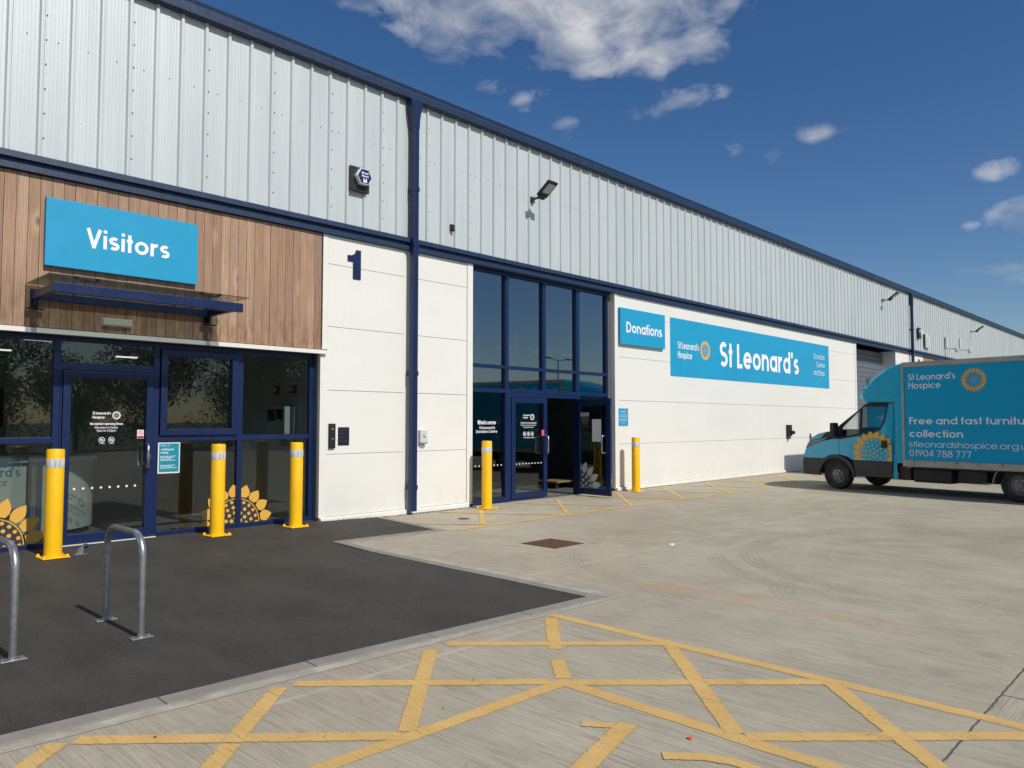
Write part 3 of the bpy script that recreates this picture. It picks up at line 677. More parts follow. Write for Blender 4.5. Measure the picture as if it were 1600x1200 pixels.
for P in [[(4.72,-5.80),(4.69,-6.91),(4.68,-8.0),(4.66,-9.05),(4.66,-14)], [(-6,-6.82),(1.95,-6.84),(3.55,-6.90)], [(3.56,-6.86),(3.54,-7.6),(3.52,-8.5),(3.52,-14)],
          [(4.63,-5.88),(4.03,-6.44)], [(3.86,-6.60),(3.61,-6.86)], [(3.60,-5.81),(4.67,-6.91)], [(3.43,-5.84),(2.46,-6.80)], [(2.44,-5.77),(3.51,-6.84)],
          [(3.59,-6.94),(4.64,-8.03)], [(4.64,-6.96),(3.57,-8.0)], [(3.57,-8.06),(4.62,-9.14)], [(4.64,-8.06),(3.57,-9.12)], [(1.28,-5.72),(2.40,-6.82)], [(2.34,-5.77),(1.80,-6.28)], [(1.78,-6.31),(1.25,-6.82)],
          [(1.21,-5.70),(.1,-6.8)], [(.1,-5.66),(1.25,-6.8)], [(.02,-5.66),(-1.1,-6.8)], [(3.57,-9.2),(4.62,-10.3)], [(4.62,-9.2),(3.57,-10.3)]]:
    stroke(P)
stroke([(3.14,-7.37),(3.27,-7.57)], .075); stroke([(3.30,-7.545),(2.62,-7.72)], .12)
stroke([(3.10,-7.88),(3.22,-8.02),(3.27,-8.14),(3.27,-8.28),(3.2,-8.4)], .085)
for P in [[(7.3,-1.74),(9.75,-1.75),(13.5,-1.77),(18.1,-1.9),(23,-1.95),(28.5,-1.95)], [(9.15,-.42),(8.03,-1.62)], [(7.35,-.18),(7.66,-.03)], [(11.45,-.14),(9.94,-1.68)], [(13.35,-.2),(11.71,-1.74)], [(15.1,-.25),(13.47,-1.79)],
          [(17.0,-.25),(15.31,-1.84)], [(19.0,-.3),(17.06,-1.91)], [(20.9,-.3),(18.9,-1.93)], [(22.8,-.3),(20.8,-1.93)], [(10.3,-.15),(11.65,-1.68)], [(12.2,-.15),(13.42,-1.75)], [(8.4,-.15),(9.78,-1.70)], [(7.32,-.9),(8.12,-1.68)],
          [(14.0,-.25),(15.29,-1.81)], [(15.9,-.25),(17.1,-1.85)], [(17.8,-.25),(19.0,-1.9)]]:
    stroke(P, .095, .004)

# ------------------------------------------------------------------ the unit
B = tag(empty('industrial_unit', (0, 0, 0)), 'long warehouse unit with grey profiled steel above white panels, cedar boards and navy framed glazing', 'warehouse')
ZT, ZB = 7.0, 4.579            # cladding band
PITCH = .3205; RIB0 = 2.16
def clad_mesh():
    mb = MB(); w = .034; s = .016; d = .032; top = []; bot = []
    prof = []
    for k in range(3):
        x = k*PITCH
        prof += [(x-w/2-s, 0), (x-w/2, -d), (x+w/2, -d), (x+w/2+s, 0)]
    prof = [(-PITCH/2-.001, .0)]+prof+[(2.5*PITCH+.012, -.0025)]
    mb.grid([[(x, y, ZB) for x, y in prof], [(x, y, ZT) for x, y in prof]])
    return mb.mesh('cladding_sheet', m_clad)
cme = clad_mesh()
def screw_mesh():
    mb = MB()
    for z in [4.81+.29*i for i in range(8)]:
        mb.lathe([(.0001, -.010), (.0075, -.009), (.0085, -.004), (.0085, 0)], (PITCH+.034+.012, -.002, z), 'y', 8)
    for k in (0, 1, 2): mb.lathe([(.0001, -.008), (.0075, -.006), (.0085, 0)], (k*PITCH+.17, 0, 5.975), 'y', 8)
    return mb.mesh('screw_heads', m_greymetal)
sme = screw_mesh()
k = -9
while RIB0+k*PITCH*3 < 92:
    x = RIB0+k*3*PITCH
    o = bpy.data.objects.new('cladding_sheet', cme); COL.objects.link(o); o.parent = B; o.location = (x, -.004 if k % 2 else 0, 0)
    if x < 40:
        o2 = bpy.data.objects.new('screw_heads', sme); COL.objects.link(o2); o2.parent = o; o2['kind'] = 'stuff'
    k += 1
X0, X1 = -6.5, 92
def extrude_x(prof, x0, x1, name, mat, parent=B, seg=6.0, bevel=0, gap=.002):
    x = x0
    while x < x1-.01:
        e = min(x+seg, x1); mb = MB(); n = len(prof)
        mb.add([(x+gap, y, z) for y, z in prof]+[(e-gap, y, z) for y, z in prof], [tuple(range(n)), tuple(range(2*n-1, n-1, -1))]+[(i, n+i, n+(i+1) % n, (i+1) % n) for i in range(n)])
        mb.build(name, mat, parent, bevel=bevel); x = e
extrude_x([(.05, 6.89), (-.085, 6.875), (-.115, 6.90), (-.118, 7.00), (-.105, 7.03), (-.118, 7.075), (-.09, 7.10), (.05, 7.10)], X0, X1, 'gutter', m_navy2, seg=6.4)
for i in range(0, 30):     # gutter brackets on the soffit
    pass
extrude_x([(0.0, 4.577), (-.07, 4.573), (-.075, 4.50), (-.02, 4.485), (-.02, 4.455), (-.055, 4.445), (-.058, 4.375), (.06, 4.365), (.06, 4.577)], X0, X1, 'fascia_beam', m_navy2, seg=5.9)
# roof, pitched back from the gutter
mb = MB(); mb.add([(X0, .05, 7.05), (X1, .05, 7.05), (X1, 22, 8.6), (X0, 22, 8.6), (X0, .05, 6.95), (X1, .05, 6.95), (X1, 22, 8.5), (X0, 22, 8.5)], [(0, 1, 2, 3), (7, 6, 5, 4), (0, 4, 5, 1), (1, 5, 6, 2), (2, 6, 7, 3), (3, 7, 4, 0)])
mb.build('roof', m_greymetal, B)
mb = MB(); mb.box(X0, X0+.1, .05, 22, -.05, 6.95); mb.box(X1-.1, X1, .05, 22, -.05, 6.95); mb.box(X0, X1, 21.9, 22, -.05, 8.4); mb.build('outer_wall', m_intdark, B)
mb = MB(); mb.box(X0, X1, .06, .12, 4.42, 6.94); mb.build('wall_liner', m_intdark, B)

# white composite panels: courses with recessed joints
ZJ = [.13, 1.06, 2.02, 2.98, 3.93, 4.37]
def panels(x0, x1, cuts=(), top=4.37, zlo=.13, ml=True, mr=True):
    xs = [x0]+list(cuts)+[x1]
    for a, b in zip(xs, xs[1:]):
        for z0, z1 in zip(ZJ, ZJ[1:]):
            if z0 < zlo-.01: z0 = zlo
            if z1 > top: z1 = top
            if z1 <= z0: continue
            mb = MB(); mb.box(a+.002, b-.002, 0, .06, z0+.0032, z1-.0032); mb.build('wall_panel', m_wall, B, bevel=.003)
    mb = MB(); mb.box(x0+.01, x1-.01, .035, .12, .0, top); mb.build('panel_backing', m_greymetal, B)
    mb = MB(); mb.prism([(-.045, .055), (-.045, .115), (-.004, .128), (.03, .128), (.03, .055)], lambda u, v, d: (d, u, v), x0-.1, x1+.03); mb.build('base_flashing', m_white, B)
def vtrim(x0, x1, z0, z1, y=-.012, mat=None, y1=.06):
    mb = MB(); mb.box(x0, x1, y, y1, z0, z1); mb.build('corner_trim', mat or m_white, B, bevel=.002)
panels(6.335, 7.80); vtrim(6.215, 6.332, .13, 2.56); vtrim(6.245, 6.332, 2.63, 4.37, y=-.008)
panels(8.02, 9.19); vtrim(9.193, 9.325, .10, 4.37, y1=.12); vtrim(8.0, 8.09, .05, .62, y=-.03)
vtrim(7.80, 8.02, .06, 4.37, y=.02, mat=m_white, y1=.1)
panels(13.72, 28.05, cuts=(20.63,)); vtrim(13.60, 13.717, .10, 4.37, y1=.12); vtrim(28.05, 28.17, .10, 4.37, y1=.3)
# reveals beside the glazing
mb = MB(); mb.box(6.215, 6.25, .062, .22, .1, 4.30); mb.build('reveal', m_greymetal, B)
mb = MB(); mb.box(9.30, 9.325, .122, .26, .06, 4.37); mb.build('reveal', m_navy, B)
mb = MB(); mb.box(13.60, 13.64, .122, .28, .06, 4.37); mb.build('reveal', m_greymetal, B)
# cedar boards
bw = .1195; x = 6.222-bw
bmeshes = []
for v in range(5):
    mb = MB(); mb.box(.0025, bw-.0025, 0, .022, 2.625, 4.363); bmeshes.append(mb.mesh('cedar_board', m_wood))
i = 0
while x > X0:
    o = bpy.data.objects.new('cedar_board', bmeshes[i % 5]); COL.objects.link(o); o.parent = B; o.location = (x, -.004+random.uniform(-.0035, .003), 0); o.rotation_euler = (0, 0, R(random.uniform(-.9, .9)))
    x -= bw; i += 1
mb = MB(); mb.box(X0, 6.21, .035, .12, 2.55, 4.37); mb.build('board_backing', m_black, B)
mb = MB(); mb.prism([(-.06, 2.555), (-.06, 2.605), (.02, 2.622), (.14, 2.622), (.14, 2.555)], lambda u, v, d: (d, u, v), X0, 6.30); mb.build('white_sill', m_white, B)
# downpipes
def downpipe(xc, yc=-.115, s=.052):
    mb = MB(); mb.box(xc-s, xc+s, yc-s, yc+s, .10, 6.42); o = mb.build('downpipe', m_navy, B, bevel=.008)
    mb = MB()
    a, b = [(-s-.004, 6.40), (s+.004, 6.40), (s+.012, 6.55), (s+.07, 6.87), (-s-.07, 6.87), (-s-.012, 6.55)], None
    mb.prism(a, lambda u, v, d: (xc+u, yc+d, v), -s-.004, s+.03); mb.build('hopper', m_navy, o, bevel=.004)
    for z in (.45, 2.3, 4.42, 5.35):
        mb = MB(); mb.box(xc-s-.008, xc+s+.008, yc-s-.008, -.01, z, z+.07); mb.build('bracket', m_navy, o, bevel=.002)
    return o
downpipe(7.895); downpipe(34.35); downpipe(60.8)

# --- window frames
def bar(x0, x1, z0, z1, y0, y1, name='frame_bar', parent=None, mat=None, bevel=.003):
    mb = MB(); mb.box(x0, x1, y0, y1, z0, z1); return mb.build(name, mat or m_navy, parent or B, bevel=bevel)
def frame(x0, x1, z0, z1, w, y0, y1, name, parent=None, wb=None, mat=None):
    wb = wb or w; mb = MB()
    mb.box(x0, x0+w, y0, y1, z0, z1); mb.box(x1-w, x1, y0, y1, z0, z1); mb.box(x0+w, x1-w, y0, y1, z1-w, z1); mb.box(x0+w, x1-w, y0, y1, z0, z0+wb)
    return mb.build(name, mat or m_navy, parent or B, bevel=.003)
def pane(x0, x1, z0, z1, y=.18, mat=None, parent=None):
    mb = MB(); mb.box(x0-.01, x1+.01, y, y+.008, z0-.01, z1+.01); return mb.build('window_pane', mat or m_glass, parent or B, recalc=True)
yf, yb = .145, .215
# visitors' glazing, x 2.75 .. 6.21 in view and on past the left of the photograph
for a, b in [(6.135, 6.212), (5.015, 5.09), (3.885, 3.955), (2.745, 2.815), (1.60, 1.675), (.45, .525), (-.7, -.625)]: bar(a, b, .085, 2.553, yf, yb, 'mullion')
for a, b in [(5.09, 6.135), (3.955, 5.015), (1.675, 2.745), (.525, 1.60), (-.625, .45)]:
    bar(a, b, 2.49, 2.553, yf+.002, yb, 'head_rail'); bar(a, b, 1.295, 1.365, yf+.002, yb, 'transom'); bar(a, b, .085, .15, yf+.002, yb, 'sill_rail')
    pane(a, b, .15, 1.295)
    if a != 3.955: pane(a, b, 1.365, 2.49)
bar(2.815, 3.885, 2.50, 2.553, yf+.002, yb, 'head_rail'); bar(2.815, 3.885, 2.165, 2.25, yf+.002, yb, 'transom'); pane(2.815, 3.885, 2.25, 2.50)
w1 = frame(3.965, 5.005, 1.372, 2.482, .085, yf-.028, yb-.01, 'opening_window'); pane(4.05, 4.92, 1.457, 2.397, .165, parent=w1)
mb = MB(); mb.box(X0, -.7, .14, .22, .0, 2.553); mb.build('side_wall', m_wall, B)
# visitors' door
dr = frame(2.845, 3.88, .105, 2.155, .085, yf-.02, yb-.01, 'visitor_door', wb=.115); pane(2.93, 3.795, .22, 2.07, .165, parent=dr)
bar(2.818, 2.842, .09, 2.163, yf+.004, yb, 'door_jamb')
mb = MB(); mb.box(2.80, 3.93, .09, .21, .085, .101); mb.build('door_threshold', m_white, B)
def pull(x, z0, z1, y, parent, side=1):
    mb = MB(); o = -.095*side; k = .03; pts = [(x, y, z0), (x-k*.6, y+o*.75, z0), (x-k, y+o, z0+.025), (x-k, y+o, z1-.025), (x-k*.6, y+o*.75, z1), (x, y, z1)]
    mb.tube(pts, .015, 12); return mb.build('pull_handle', m_steel, parent, smooth=60)
pull(3.82, .97, 1.26, yf-.02, dr); h2 = pull(3.80, .98, 1.26, .20, dr, -1)
mb = MB(); mb.box(3.845, 3.852, yf-.026, yf-.02, 1.09, 1.13); mb.build('lock', m_steel, dr)
# vinyls on the visitors' glass
yv = .1645
def fl(txt, x, z, width, cap, wt, mat, y, parent=B, align='l', **k): return lettering(txt, (x, y, z), FU, FN, width, cap, wt, mat, parent, align=align, **k)
fl("St Leonard's", 3.18, 1.635, .205, .034, .2, m_letter, yv, dr); fl("Hospice", 3.18, 1.585, .135, .034, .2, m_letter, yv, dr)
sunflower((3.452, yv, 1.625), FU, FN, .052, dr, m_letter, m_letter, None, ring=True, dots=(1, 6, 11))
fl("Reception opening times", 3.155, 1.508, .375, .03, .2, m_letter, yv, dr); fl("Monday to Friday", 3.21, 1.463, .26, .028, .12, m_letter, yv, dr); fl("9am to 4.30pm", 3.23, 1.425, .22, .028, .12, m_letter, yv, dr)
def ringicon(cx, cz, r, y, parent, mat):
    mb = MB(); f = lambda a, b, o: Vector((cx+a, y-o, cz+b))
    ribbon(mb, arc(0, 0, r, r, 0, 360, 24), r*.2, f, .001); ribbon(mb, [(-r*.7, r*.7), (r*.7, -r*.7)], r*.18, f, .0014); ribbon(mb, [(-r*.4, -r*.3), (r*.4, -r*.3), (r*.4, r*.2), (-r*.4, r*.2), (-r*.4, -r*.3)], r*.18, f, .0018)
    mb.build('notice_symbol', mat, parent, recalc=False)
ringicon(3.29, 1.325, .032, yv, dr, m_letter); ringicon(3.40, 1.325, .032, yv, dr, m_letter)
fl("No smoking", 3.262, 1.277, .06, .012, .16, m_letter, yv, dr); fl("No vaping", 3.375, 1.277, .055, .012, .16, m_letter, yv, dr)
mb = MB()
for i in range(8):
    mb.lathe([(.0001, 0), (.014, 0)], (3.0+i*.0985, yv-.001, .75), 'y', 14)
mb.build('manifestation_dots', m_letter, dr, recalc=False)
mb = MB(); mb.box(3.70, 3.78, yv-.002, yv-.0005, 1.335, 1.445); st = mb.build('door_sticker', m_paper, dr)
mb = MB(); mb.box(3.703, 3.777, yv-.003, yv-.0021, 1.338, 1.368); mb.build('red_strip', m_red, st)
mb = MB(); f = lambda a, b, o: Vector((3.74+a, yv-.0022-o, 1.407+b)); ribbon(mb, arc(0, 0, .024, .024, 0, 360, 20), .006, f, .0003); ribbon(mb, [(-.016, .016), (.016, -.016)], .006, f, .0006); mb.build('prohibition_ring', m_red, st, recalc=False)
# "Welcome to St Leonard's" panel at far left
yv2 = .178
fl("Welcome to", 2.458, 1.03, .64, .105, .17, m_tealtxt, yv2, align='r'); fl("St Leonard's", 2.445, .925, .66, .105, .17, m_tealtxt, yv2, align='r'); fl("Ground floor", 2.325, .825, .48, .08, .1, m_tealtxt, yv2, align='r')
# sunflowers along the glass foot
sunflower((2.18, yv2, .15), FU, FN, .56, B, m_goldd, m_goldd, m_dkgrey, npet=17, clips=((1, .002, False), (0, .56, True)), disc=.58, dots=(1, 6, 11, 16, 21), dr=.042, rot=.5)
sunflower((5.035, yv2, .15), FU, FN, .54, B, m_goldd, m_goldd, m_dkgrey, npet=17, clips=((1, .002, False), (0, .56, True)), disc=.64, dots=(1, 6, 11, 16, 21), dr=.045, rot=.5)
# poster inside/outside the pane
mb = MB(); mb.box(3.945, 4.225, .125, .133, .885, 1.28); P1 = tag(mb.build('poster', m_paper), "teal notice in a white frame on the glass just right of the visitors' door", 'notice')
mb = MB(); mb.box(3.96, 4.21, .122, .1245, .905, 1.268); mb.build('poster_print', m_teal, P1)
fl("Good things are", 3.975, 1.18, .17, .026, .2, m_letter, .1215, P1); fl("coming...", 3.975, 1.14, .11, .026, .2, m_letter, .1215, P1); fl("St Leonard's", 3.975, 1.235, .07, .016, .18, m_letter, .1215, P1)
sunflower((4.08, .1215, 1.243), FU, FN, .017, P1, m_gold, m_gold, None, dots=(), ring=False)
for i, zz in enumerate((1.10, 1.083, 1.066, 1.049, .985, .968, .951)):
    mb = MB(); x = 3.975
    while x < 4.17-.03*(i % 3):
        l = random.uniform(.012, .035); mb.add([(x, .1205, zz), (x+l, .1205, zz), (x+l, .1205, zz+.007), (x, .1205, zz+.007)], [(0, 1, 2, 3)]); x += l+.006
    mb.build('print_line', m_letter, P1, recalc=False)

# donation entrance
for a, b in [(9.328, 9.375), (10.27, 10.36), (11.34, 11.43), (12.39, 12.50), (13.44, 13.50), (13.50, 13.60)]:
    lo = .06 if a not in (11.34,) else 2.09
    bar(a, b, lo, 4.37, .095 if a < 13.5 else .125, .19, 'mullion', mat=m_navy if a < 13.5 else m_greymetal)
for a, b in [(9.375, 10.27), (10.36, 11.34), (11.43, 12.39), (12.50, 13.44)]:
    bar(a, b, 4.31, 4.37, .098, .19, 'head_rail'); bar(a, b, 2.545, 2.605, .098, .19, 'transom'); bar(a, b, 2.09, 2.165, .098, .19, 'transom')
    pane(a, b, 2.605, 4.31, .15, m_glass2); pane(a, b, 2.165, 2.545, .15, m_glass2)
for a, b in [(9.375, 10.27), (12.50, 13.44)]:
    bar(a, b, .06, .15, .098, .19, 'sill_rail'); pane(a, b, .15, 2.09, .15, m_glass)
bar(10.36, 10.43, .06, 2.09, .10, .19, 'door_jamb'); bar(10.43, 12.39, 2.02, 2.088, .10, .19, 'door_head')
bar(10.36, 12.39, .045, .062, .06, .24, 'door_threshold', mat=m_greymetal, bevel=0)
yd = .085
dl = frame(10.435, 11.455, .08, 2.015, .105, yd, yd+.05, 'entrance_door', wb=.12); pane(10.54, 11.35, .20, 1.91, yd+.02, parent=dl)
pull(11.405, .93, 1.27, yd, dl); pull(11.3, .93, 1.27, yd+.05, dl, -1)
yq = yd+.0195
fl("St Leonard's", 10.77, 1.66, .19, .032, .2, m_letter, yq, dl); fl("Hospice", 10.77, 1.615, .13, .032, .2, m_letter, yq, dl)
sunflower((11.03, yq, 1.64), FU, FN, .062, dl, m_letter, m_letter, None, dots=(1, 6, 11))
fl("Donation Centre opening times", 10.70, 1.515, .45, .026, .2, m_letter, yq, dl); fl("Monday to Saturday 9am to 4pm", 10.70, 1.472, .44, .024, .12, m_letter, yq, dl); fl("Sunday 10am to 4pm", 10.77, 1.432, .3, .024, .12, m_letter, yq, dl)
for xx in (10.81, 10.92, 11.03): ringicon(xx, 1.315, .038, yq, dl, m_letter)
fl("No smoking or vaping", 10.76, 1.235, .33, .02, .14, m_letter, yq, dl)
mb = MB(); mb.box(11.285, 11.355, yd-.003, yd-.001, 1.275, 1.39); mb.build('door_sticker', m_pink, dl)
mb = MB()
for i in range(9): mb.lathe([(.0001, 0), (.014, 0)], (10.585+i*.088, yq-.001, .745), 'y', 12)
mb.build('manifestation_dots', m_letter, dl, recalc=False)
mb = MB()
for i in range(9): mb.lathe([(.0001, 0), (.014, 0)], (9.455+i*.095, .148, .745), 'y', 12)
mb.build('manifestation_dots', m_letter, B, recalc=False)
fl("Welcome", 9.60, 1.50, .47, .075, .17, m_letter, .149, B); fl("St Leonard's", 9.645, 1.415, .4, .052, .15, m_letter, .149, B); fl("Donation Centre", 9.565, 1.345, .54, .052, .15, m_letter, .149, B)
# right leaf, hinged at x 12.36 and standing open at right angles to the wall
lf = empty('entrance_door', (12.37, .085, 0)); lf.parent = B; lf.rotation_euler = (0, 0, R(-94))
lf['label'] = 'open right-hand leaf with a sheet of paper taped to its glass'
def lfb(mb, *a): return mb.box(*a)
mb = MB(); W_ = .93; mb.box(0, .105, -.025, .025, .08, 2.015); mb.box(W_-.105, W_, -.025, .025, .08, 2.015); mb.box(.105, W_-.105, -.025, .025, 1.91, 2.015); mb.box(.105, W_-.105, -.025, .025, .08, .20)
mb.build('door_frame', m_navy, lf, bevel=.003)
mb = MB(); mb.box(.095, W_-.095, -.004, .004, .19, 1.92); mb.build('window_pane', m_glass, lf)
for s in (1, -1):
    mb = MB(); mb.tube([(W_-.16 if s < 0 else W_-.13, s*-.025, .93), (W_-.15, s*-.085, .93), (W_-.15, s*-.1, .96), (W_-.15, s*-.1, 1.24), (W_-.15, s*-.085, 1.27), (W_-.15, s*-.025, 1.27)], .0125, 12); mb.build('pull_handle', m_steel, lf, smooth=60)
mb = MB()
for z0, z1 in ((1.62, 1.84), (.30, .52), (.42, .5)): mb.box(W_-.002, W_+.006, -.012, .012, z0, z1)
mb.build('lock_plate', m_steel, lf)
NL, UL = (0, -1, 0), (1, 0, 0)
mb = MB(); mb.box(.44, .68, -.0072, -.006, 1.15, 1.60); mb.build('taped_paper', m_paper, lf)
mb = MB(); mb.box(.12, .36, -.0072, -.006, 1.42, 1.74); nt = mb.build('notice', m_dkgrey, lf)
mb = MB(); mb.box(.125, .355, -.0085, -.0073, 1.66, 1.735); mb.build('notice_header', m_vinylgrey, nt)
lettering("St Leonard's", (.24, -.0087, 1.685), UL, NL, .15, .03, .18, m_dkgrey, nt, align='c')
for i, s in enumerate(("Please do not leave", "donations outside", "Thank you")): lettering(s, (.24, -.0075, 1.61-i*.045), UL, NL, .19-.03*i, .02, .14, m_vinylgrey, nt, align='c')
sunflower((.12, -.006, .20), UL, NL, .56, lf, m_vinylgrey, m_vinylgrey, None, npet=17, clips=((1, 0, False), (0, .0, False)), disc=.56, dots=(1, 6, 11, 16), dr=.05, rot=.5)

# loading bay recess and neighbour's front
mb = MB()
for i in range(24):
    z = .05+i*.178; mb.prism([(.50, z), (.485, z+.02), (.485, z+.155), (.50, z+.175), (.56, z+.175), (.56, z)], lambda u, v, d: (d, u, v), 28.18, 32.5)
mb.build('roller_door', m_rolldoor, B)
mb = MB(); mb.box(32.5, 32.56, .0, .56, .05, 4.37); mb.build('bay_reveal', m_wall, B)
mb = MB(); mb.box(28.10, 28.17, .3, .56, .05, 4.37); mb.build('bay_reveal', m_wall, B)
panels(32.56, 34.24); panels(34.46, 36.2); vtrim(34.24, 34.46, .06, 4.37, y=.02, y1=.1)
x = 36.22; i = 0
while x < 48:
    o = bpy.data.objects.new('cedar_board', bmeshes[i % 5]); COL.objects.link(o); o.parent = B; o.location = (x, random.uniform(-.007, -.001), 0); x += bw; i += 1
panels(48.2, 90, cuts=(55, 62, 69, 76, 83)); mb = MB(); mb.box(36.2, 48.2, .035, .12, 0, 4.37); mb.build('board_backing', m_black, B)

# interiors
mb = MB(); mb.box(-.7, 14.5, .22, 14, -.02, .06); mb.build('floor', m_intfloor, B)
mb = MB(); mb.box(-.78, -.66, .23, 7.0, .06, 2.78); mb.box(-.66, 6.4, 5.2, 5.3, .06, 2.78); mb.build('interior_wall', m_intwall, B)
mb = MB(); mb.box(6.25, 6.40, .23, 5.2, .06, 2.78); mb.build('interior_wall', m_intwall, B)
mb = MB(); mb.box(-.66, 6.25, .23, 5.2, 2.62, 2.72); mb.build('ceiling', m_intwall, B)
for x, y in ((2.9, 1.4), (4.7, 1.4), (2.9, 3.4), (4.7, 3.4), (1.2, 2.4)):
    mb = MB(); mb.box(x-.16, x+.16, y-.03, y+.03, 2.60, 2.618); mb.build('ceiling_light', m_led, B)
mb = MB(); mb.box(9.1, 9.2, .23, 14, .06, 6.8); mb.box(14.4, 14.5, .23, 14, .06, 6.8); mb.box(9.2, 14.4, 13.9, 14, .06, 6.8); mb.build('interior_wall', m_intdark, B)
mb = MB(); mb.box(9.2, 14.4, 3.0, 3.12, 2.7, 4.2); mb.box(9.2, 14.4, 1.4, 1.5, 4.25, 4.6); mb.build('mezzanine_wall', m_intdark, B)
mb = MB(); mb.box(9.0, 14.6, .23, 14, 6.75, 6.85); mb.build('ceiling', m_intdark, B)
for xs in ((9.45, 10.05), (10.55, 11.15), (11.6, 12.2), (12.65, 13.15)):
    o = bar(xs[0]+.35, xs[1]+.35, 3.02, 3.06, .95, 1.05, 'inner_ledge', mat=m_desk); bar(xs[1]+.33, xs[1]+.35, 3.06, 3.9, .95, 1.05, 'inner_ledge_post', mat=m_intwall)

# things inside
dk = tag(empty('reception_desk', (2.72, 1.85, .06)), "white curved reception desk behind the visitors' door glass", 'desk')
mb = MB(); pts = []
for i in range(25):
    a = R(-150+i*300/24-30); pts.append((math.cos(a)*1.05, math.sin(a)*.75))
mb.prism([(math.cos(2*math.pi*i/40)*1.0, math.sin(2*math.pi*i/40)*.72) for i in range(40)], lambda u, v, d: (u, v, d), .08, .98); mb.build('desk_front', m_desk, dk, smooth=40)
mb = MB(); mb.prism([(math.cos(2*math.pi*i/40)*1.05, math.sin(2*math.pi*i/40)*.77) for i in range(40)], lambda u, v, d: (u, v, d), .98, 1.02); mb.build('desk_top', m_paper, dk, smooth=40)
mb = MB(); mb.prism([(math.cos(2*math.pi*i/40)*.96, math.sin(2*math.pi*i/40)*.68) for i in range(40)], lambda u, v, d: (u, v, d), 0, .08); mb.build('plinth', m_dkgrey, dk, smooth=40)
tv = empty('television', (2.38, 2.95, 1.74)); tag(tv, 'black wall screen seen through the upper left pane', 'television')
mb = MB(); mb.box(-.5, .5, -.03, .03, -.28, .28); mb.build('casing', m_black, tv, bevel=.006)
mb = MB(); mb.box(-.47, .47, -.034, -.031, -.25, .25); mb.build('screen', m_black, tv)
mb = MB(); mb.box(-.05, .05, .03, .25, -1.5, -.2); mb.build('stand', m_dkgrey, tv)
cb = empty('wall_cabinet', (6.05, .95, 1.36)); tag(cb, 'white wall cabinet with dark screens inside the right-hand pane', 'cabinet')
mb = MB(); mb.box(0, .19, -.25, .3, 0, .42); mb.build('cabinet_body', m_desk, cb, bevel=.005)
mb = MB(); mb.box(-.012, -.001, -.2, .0, .22, .38); mb.build('screen', m_black, cb); mb = MB(); mb.box(-.012, -.001, .04, .26, .2, .38); mb.build('control_panel', m_dkgrey, cb)
for nm, x, y, z, w, h, lab in (('fire_alarm_box', 6.22, 1.25, 1.98, .1, .14, 'small red alarm box on the inside wall above the cabinet'), ('break_glass_point', 6.22, .75, 1.99, .1, .12, 'small red break-glass point right of the other red box inside')):
    mb = MB(); mb.box(x-.04, x+.02, y-w/2, y+w/2, z, z+h); e = mb.build(nm, m_red, bevel=.006); tag(e, lab, 'fire alarm')
    mb = MB(); mb.box(x-.044, x-.041, y-w/4, y+w/4, z+.03, z+h-.03); mb.build('glass_plate', m_paper, e)
st = empty('scanner_stand', (5.45, .9, .06)); tag(st, 'chrome stand with a tilted tablet behind the glass right of the sunflower', 'tablet stand')
mb = MB(); mb.tube([(0, 0, 0), (0, 0, 1.05)], .014, 12); mb.build('pole', m_steel, st, smooth=60)
mb = MB(); mb.box(-.13, .13, -.09, .09, -.008, .008); t_ = mb.build('tablet', m_dkgrey, st, bevel=.004); t_.location = (0, -.03, 1.1); t_.rotation_euler = (R(35), R(-18), 0)
mb = MB(); mb.lathe([(.0001, 0), (.17, 0), (.17, .012), (.02, .02), (.0001, .02)], (0, 0, 0)); mb.build('base_disc', m_steel, st, smooth=40)
dy = empty('platform_dolly', (13.42, 1.40, .06)); tag(dy, 'low wooden platform dolly on castors just inside the open entrance', 'dolly')
mb = MB(); mb.box(-.45, .45, -.28, .28, .13, .17); mb.build('deck', m_ply, dy, bevel=.006)
for sx in (-.36, .36):
    for sy in (-.2, .2):
        mb = MB(); mb.lathe([(.0001, -.014), (.045, -.014), (.05, -.008), (.05, .008), (.045, .014), (.0001, .014)], (sx, sy, .05), 'y', 16); w_ = mb.build('castor', m_dkgrey, dy, smooth=40)
        mb = MB(); mb.box(sx-.02, sx+.02, sy-.025, sy+.025, .098, .13); mb.build('castor_bracket', m_steel, w_)

# ------------------------------------------------------------------ canopy
cn = tag(empty('entrance_canopy', (2.45, 0, 2.93)), "flat glass canopy on a navy steel frame over the visitors' door", 'canopy')
mb = MB(); L_ = 2.06; Yo = -.85
mb.box(0, .055, Yo+.06, -.03, 0, .085); mb.box(L_-.055, L_, Yo+.06, -.03, 0, .085); mb.box(.055, L_-.055, -.09, -.03, 0, .085); mb.build('support_frame', m_navy, cn, bevel=.004)
mb = MB(); mb.box(-.01, L_+.055, Yo, Yo+.058, -.01, .10); mb.build('front_beam', m_navy, cn, bevel=.006)
for xx in (0.03, L_-.03):
    mb = MB(); mb.box(xx-.04, xx+.04, -.03, -.008, -.10, .12); mb.box(xx-.015, xx+.015, -.12, -.03, -.08, .0); mb.build('wall_bracket', m_navy, cn, bevel=.003)
    mb = MB(); mb.box(xx-.09, xx+.09, -.10, -.03, -.115, -.102); mb.build('bracket_plate', m_black, cn)
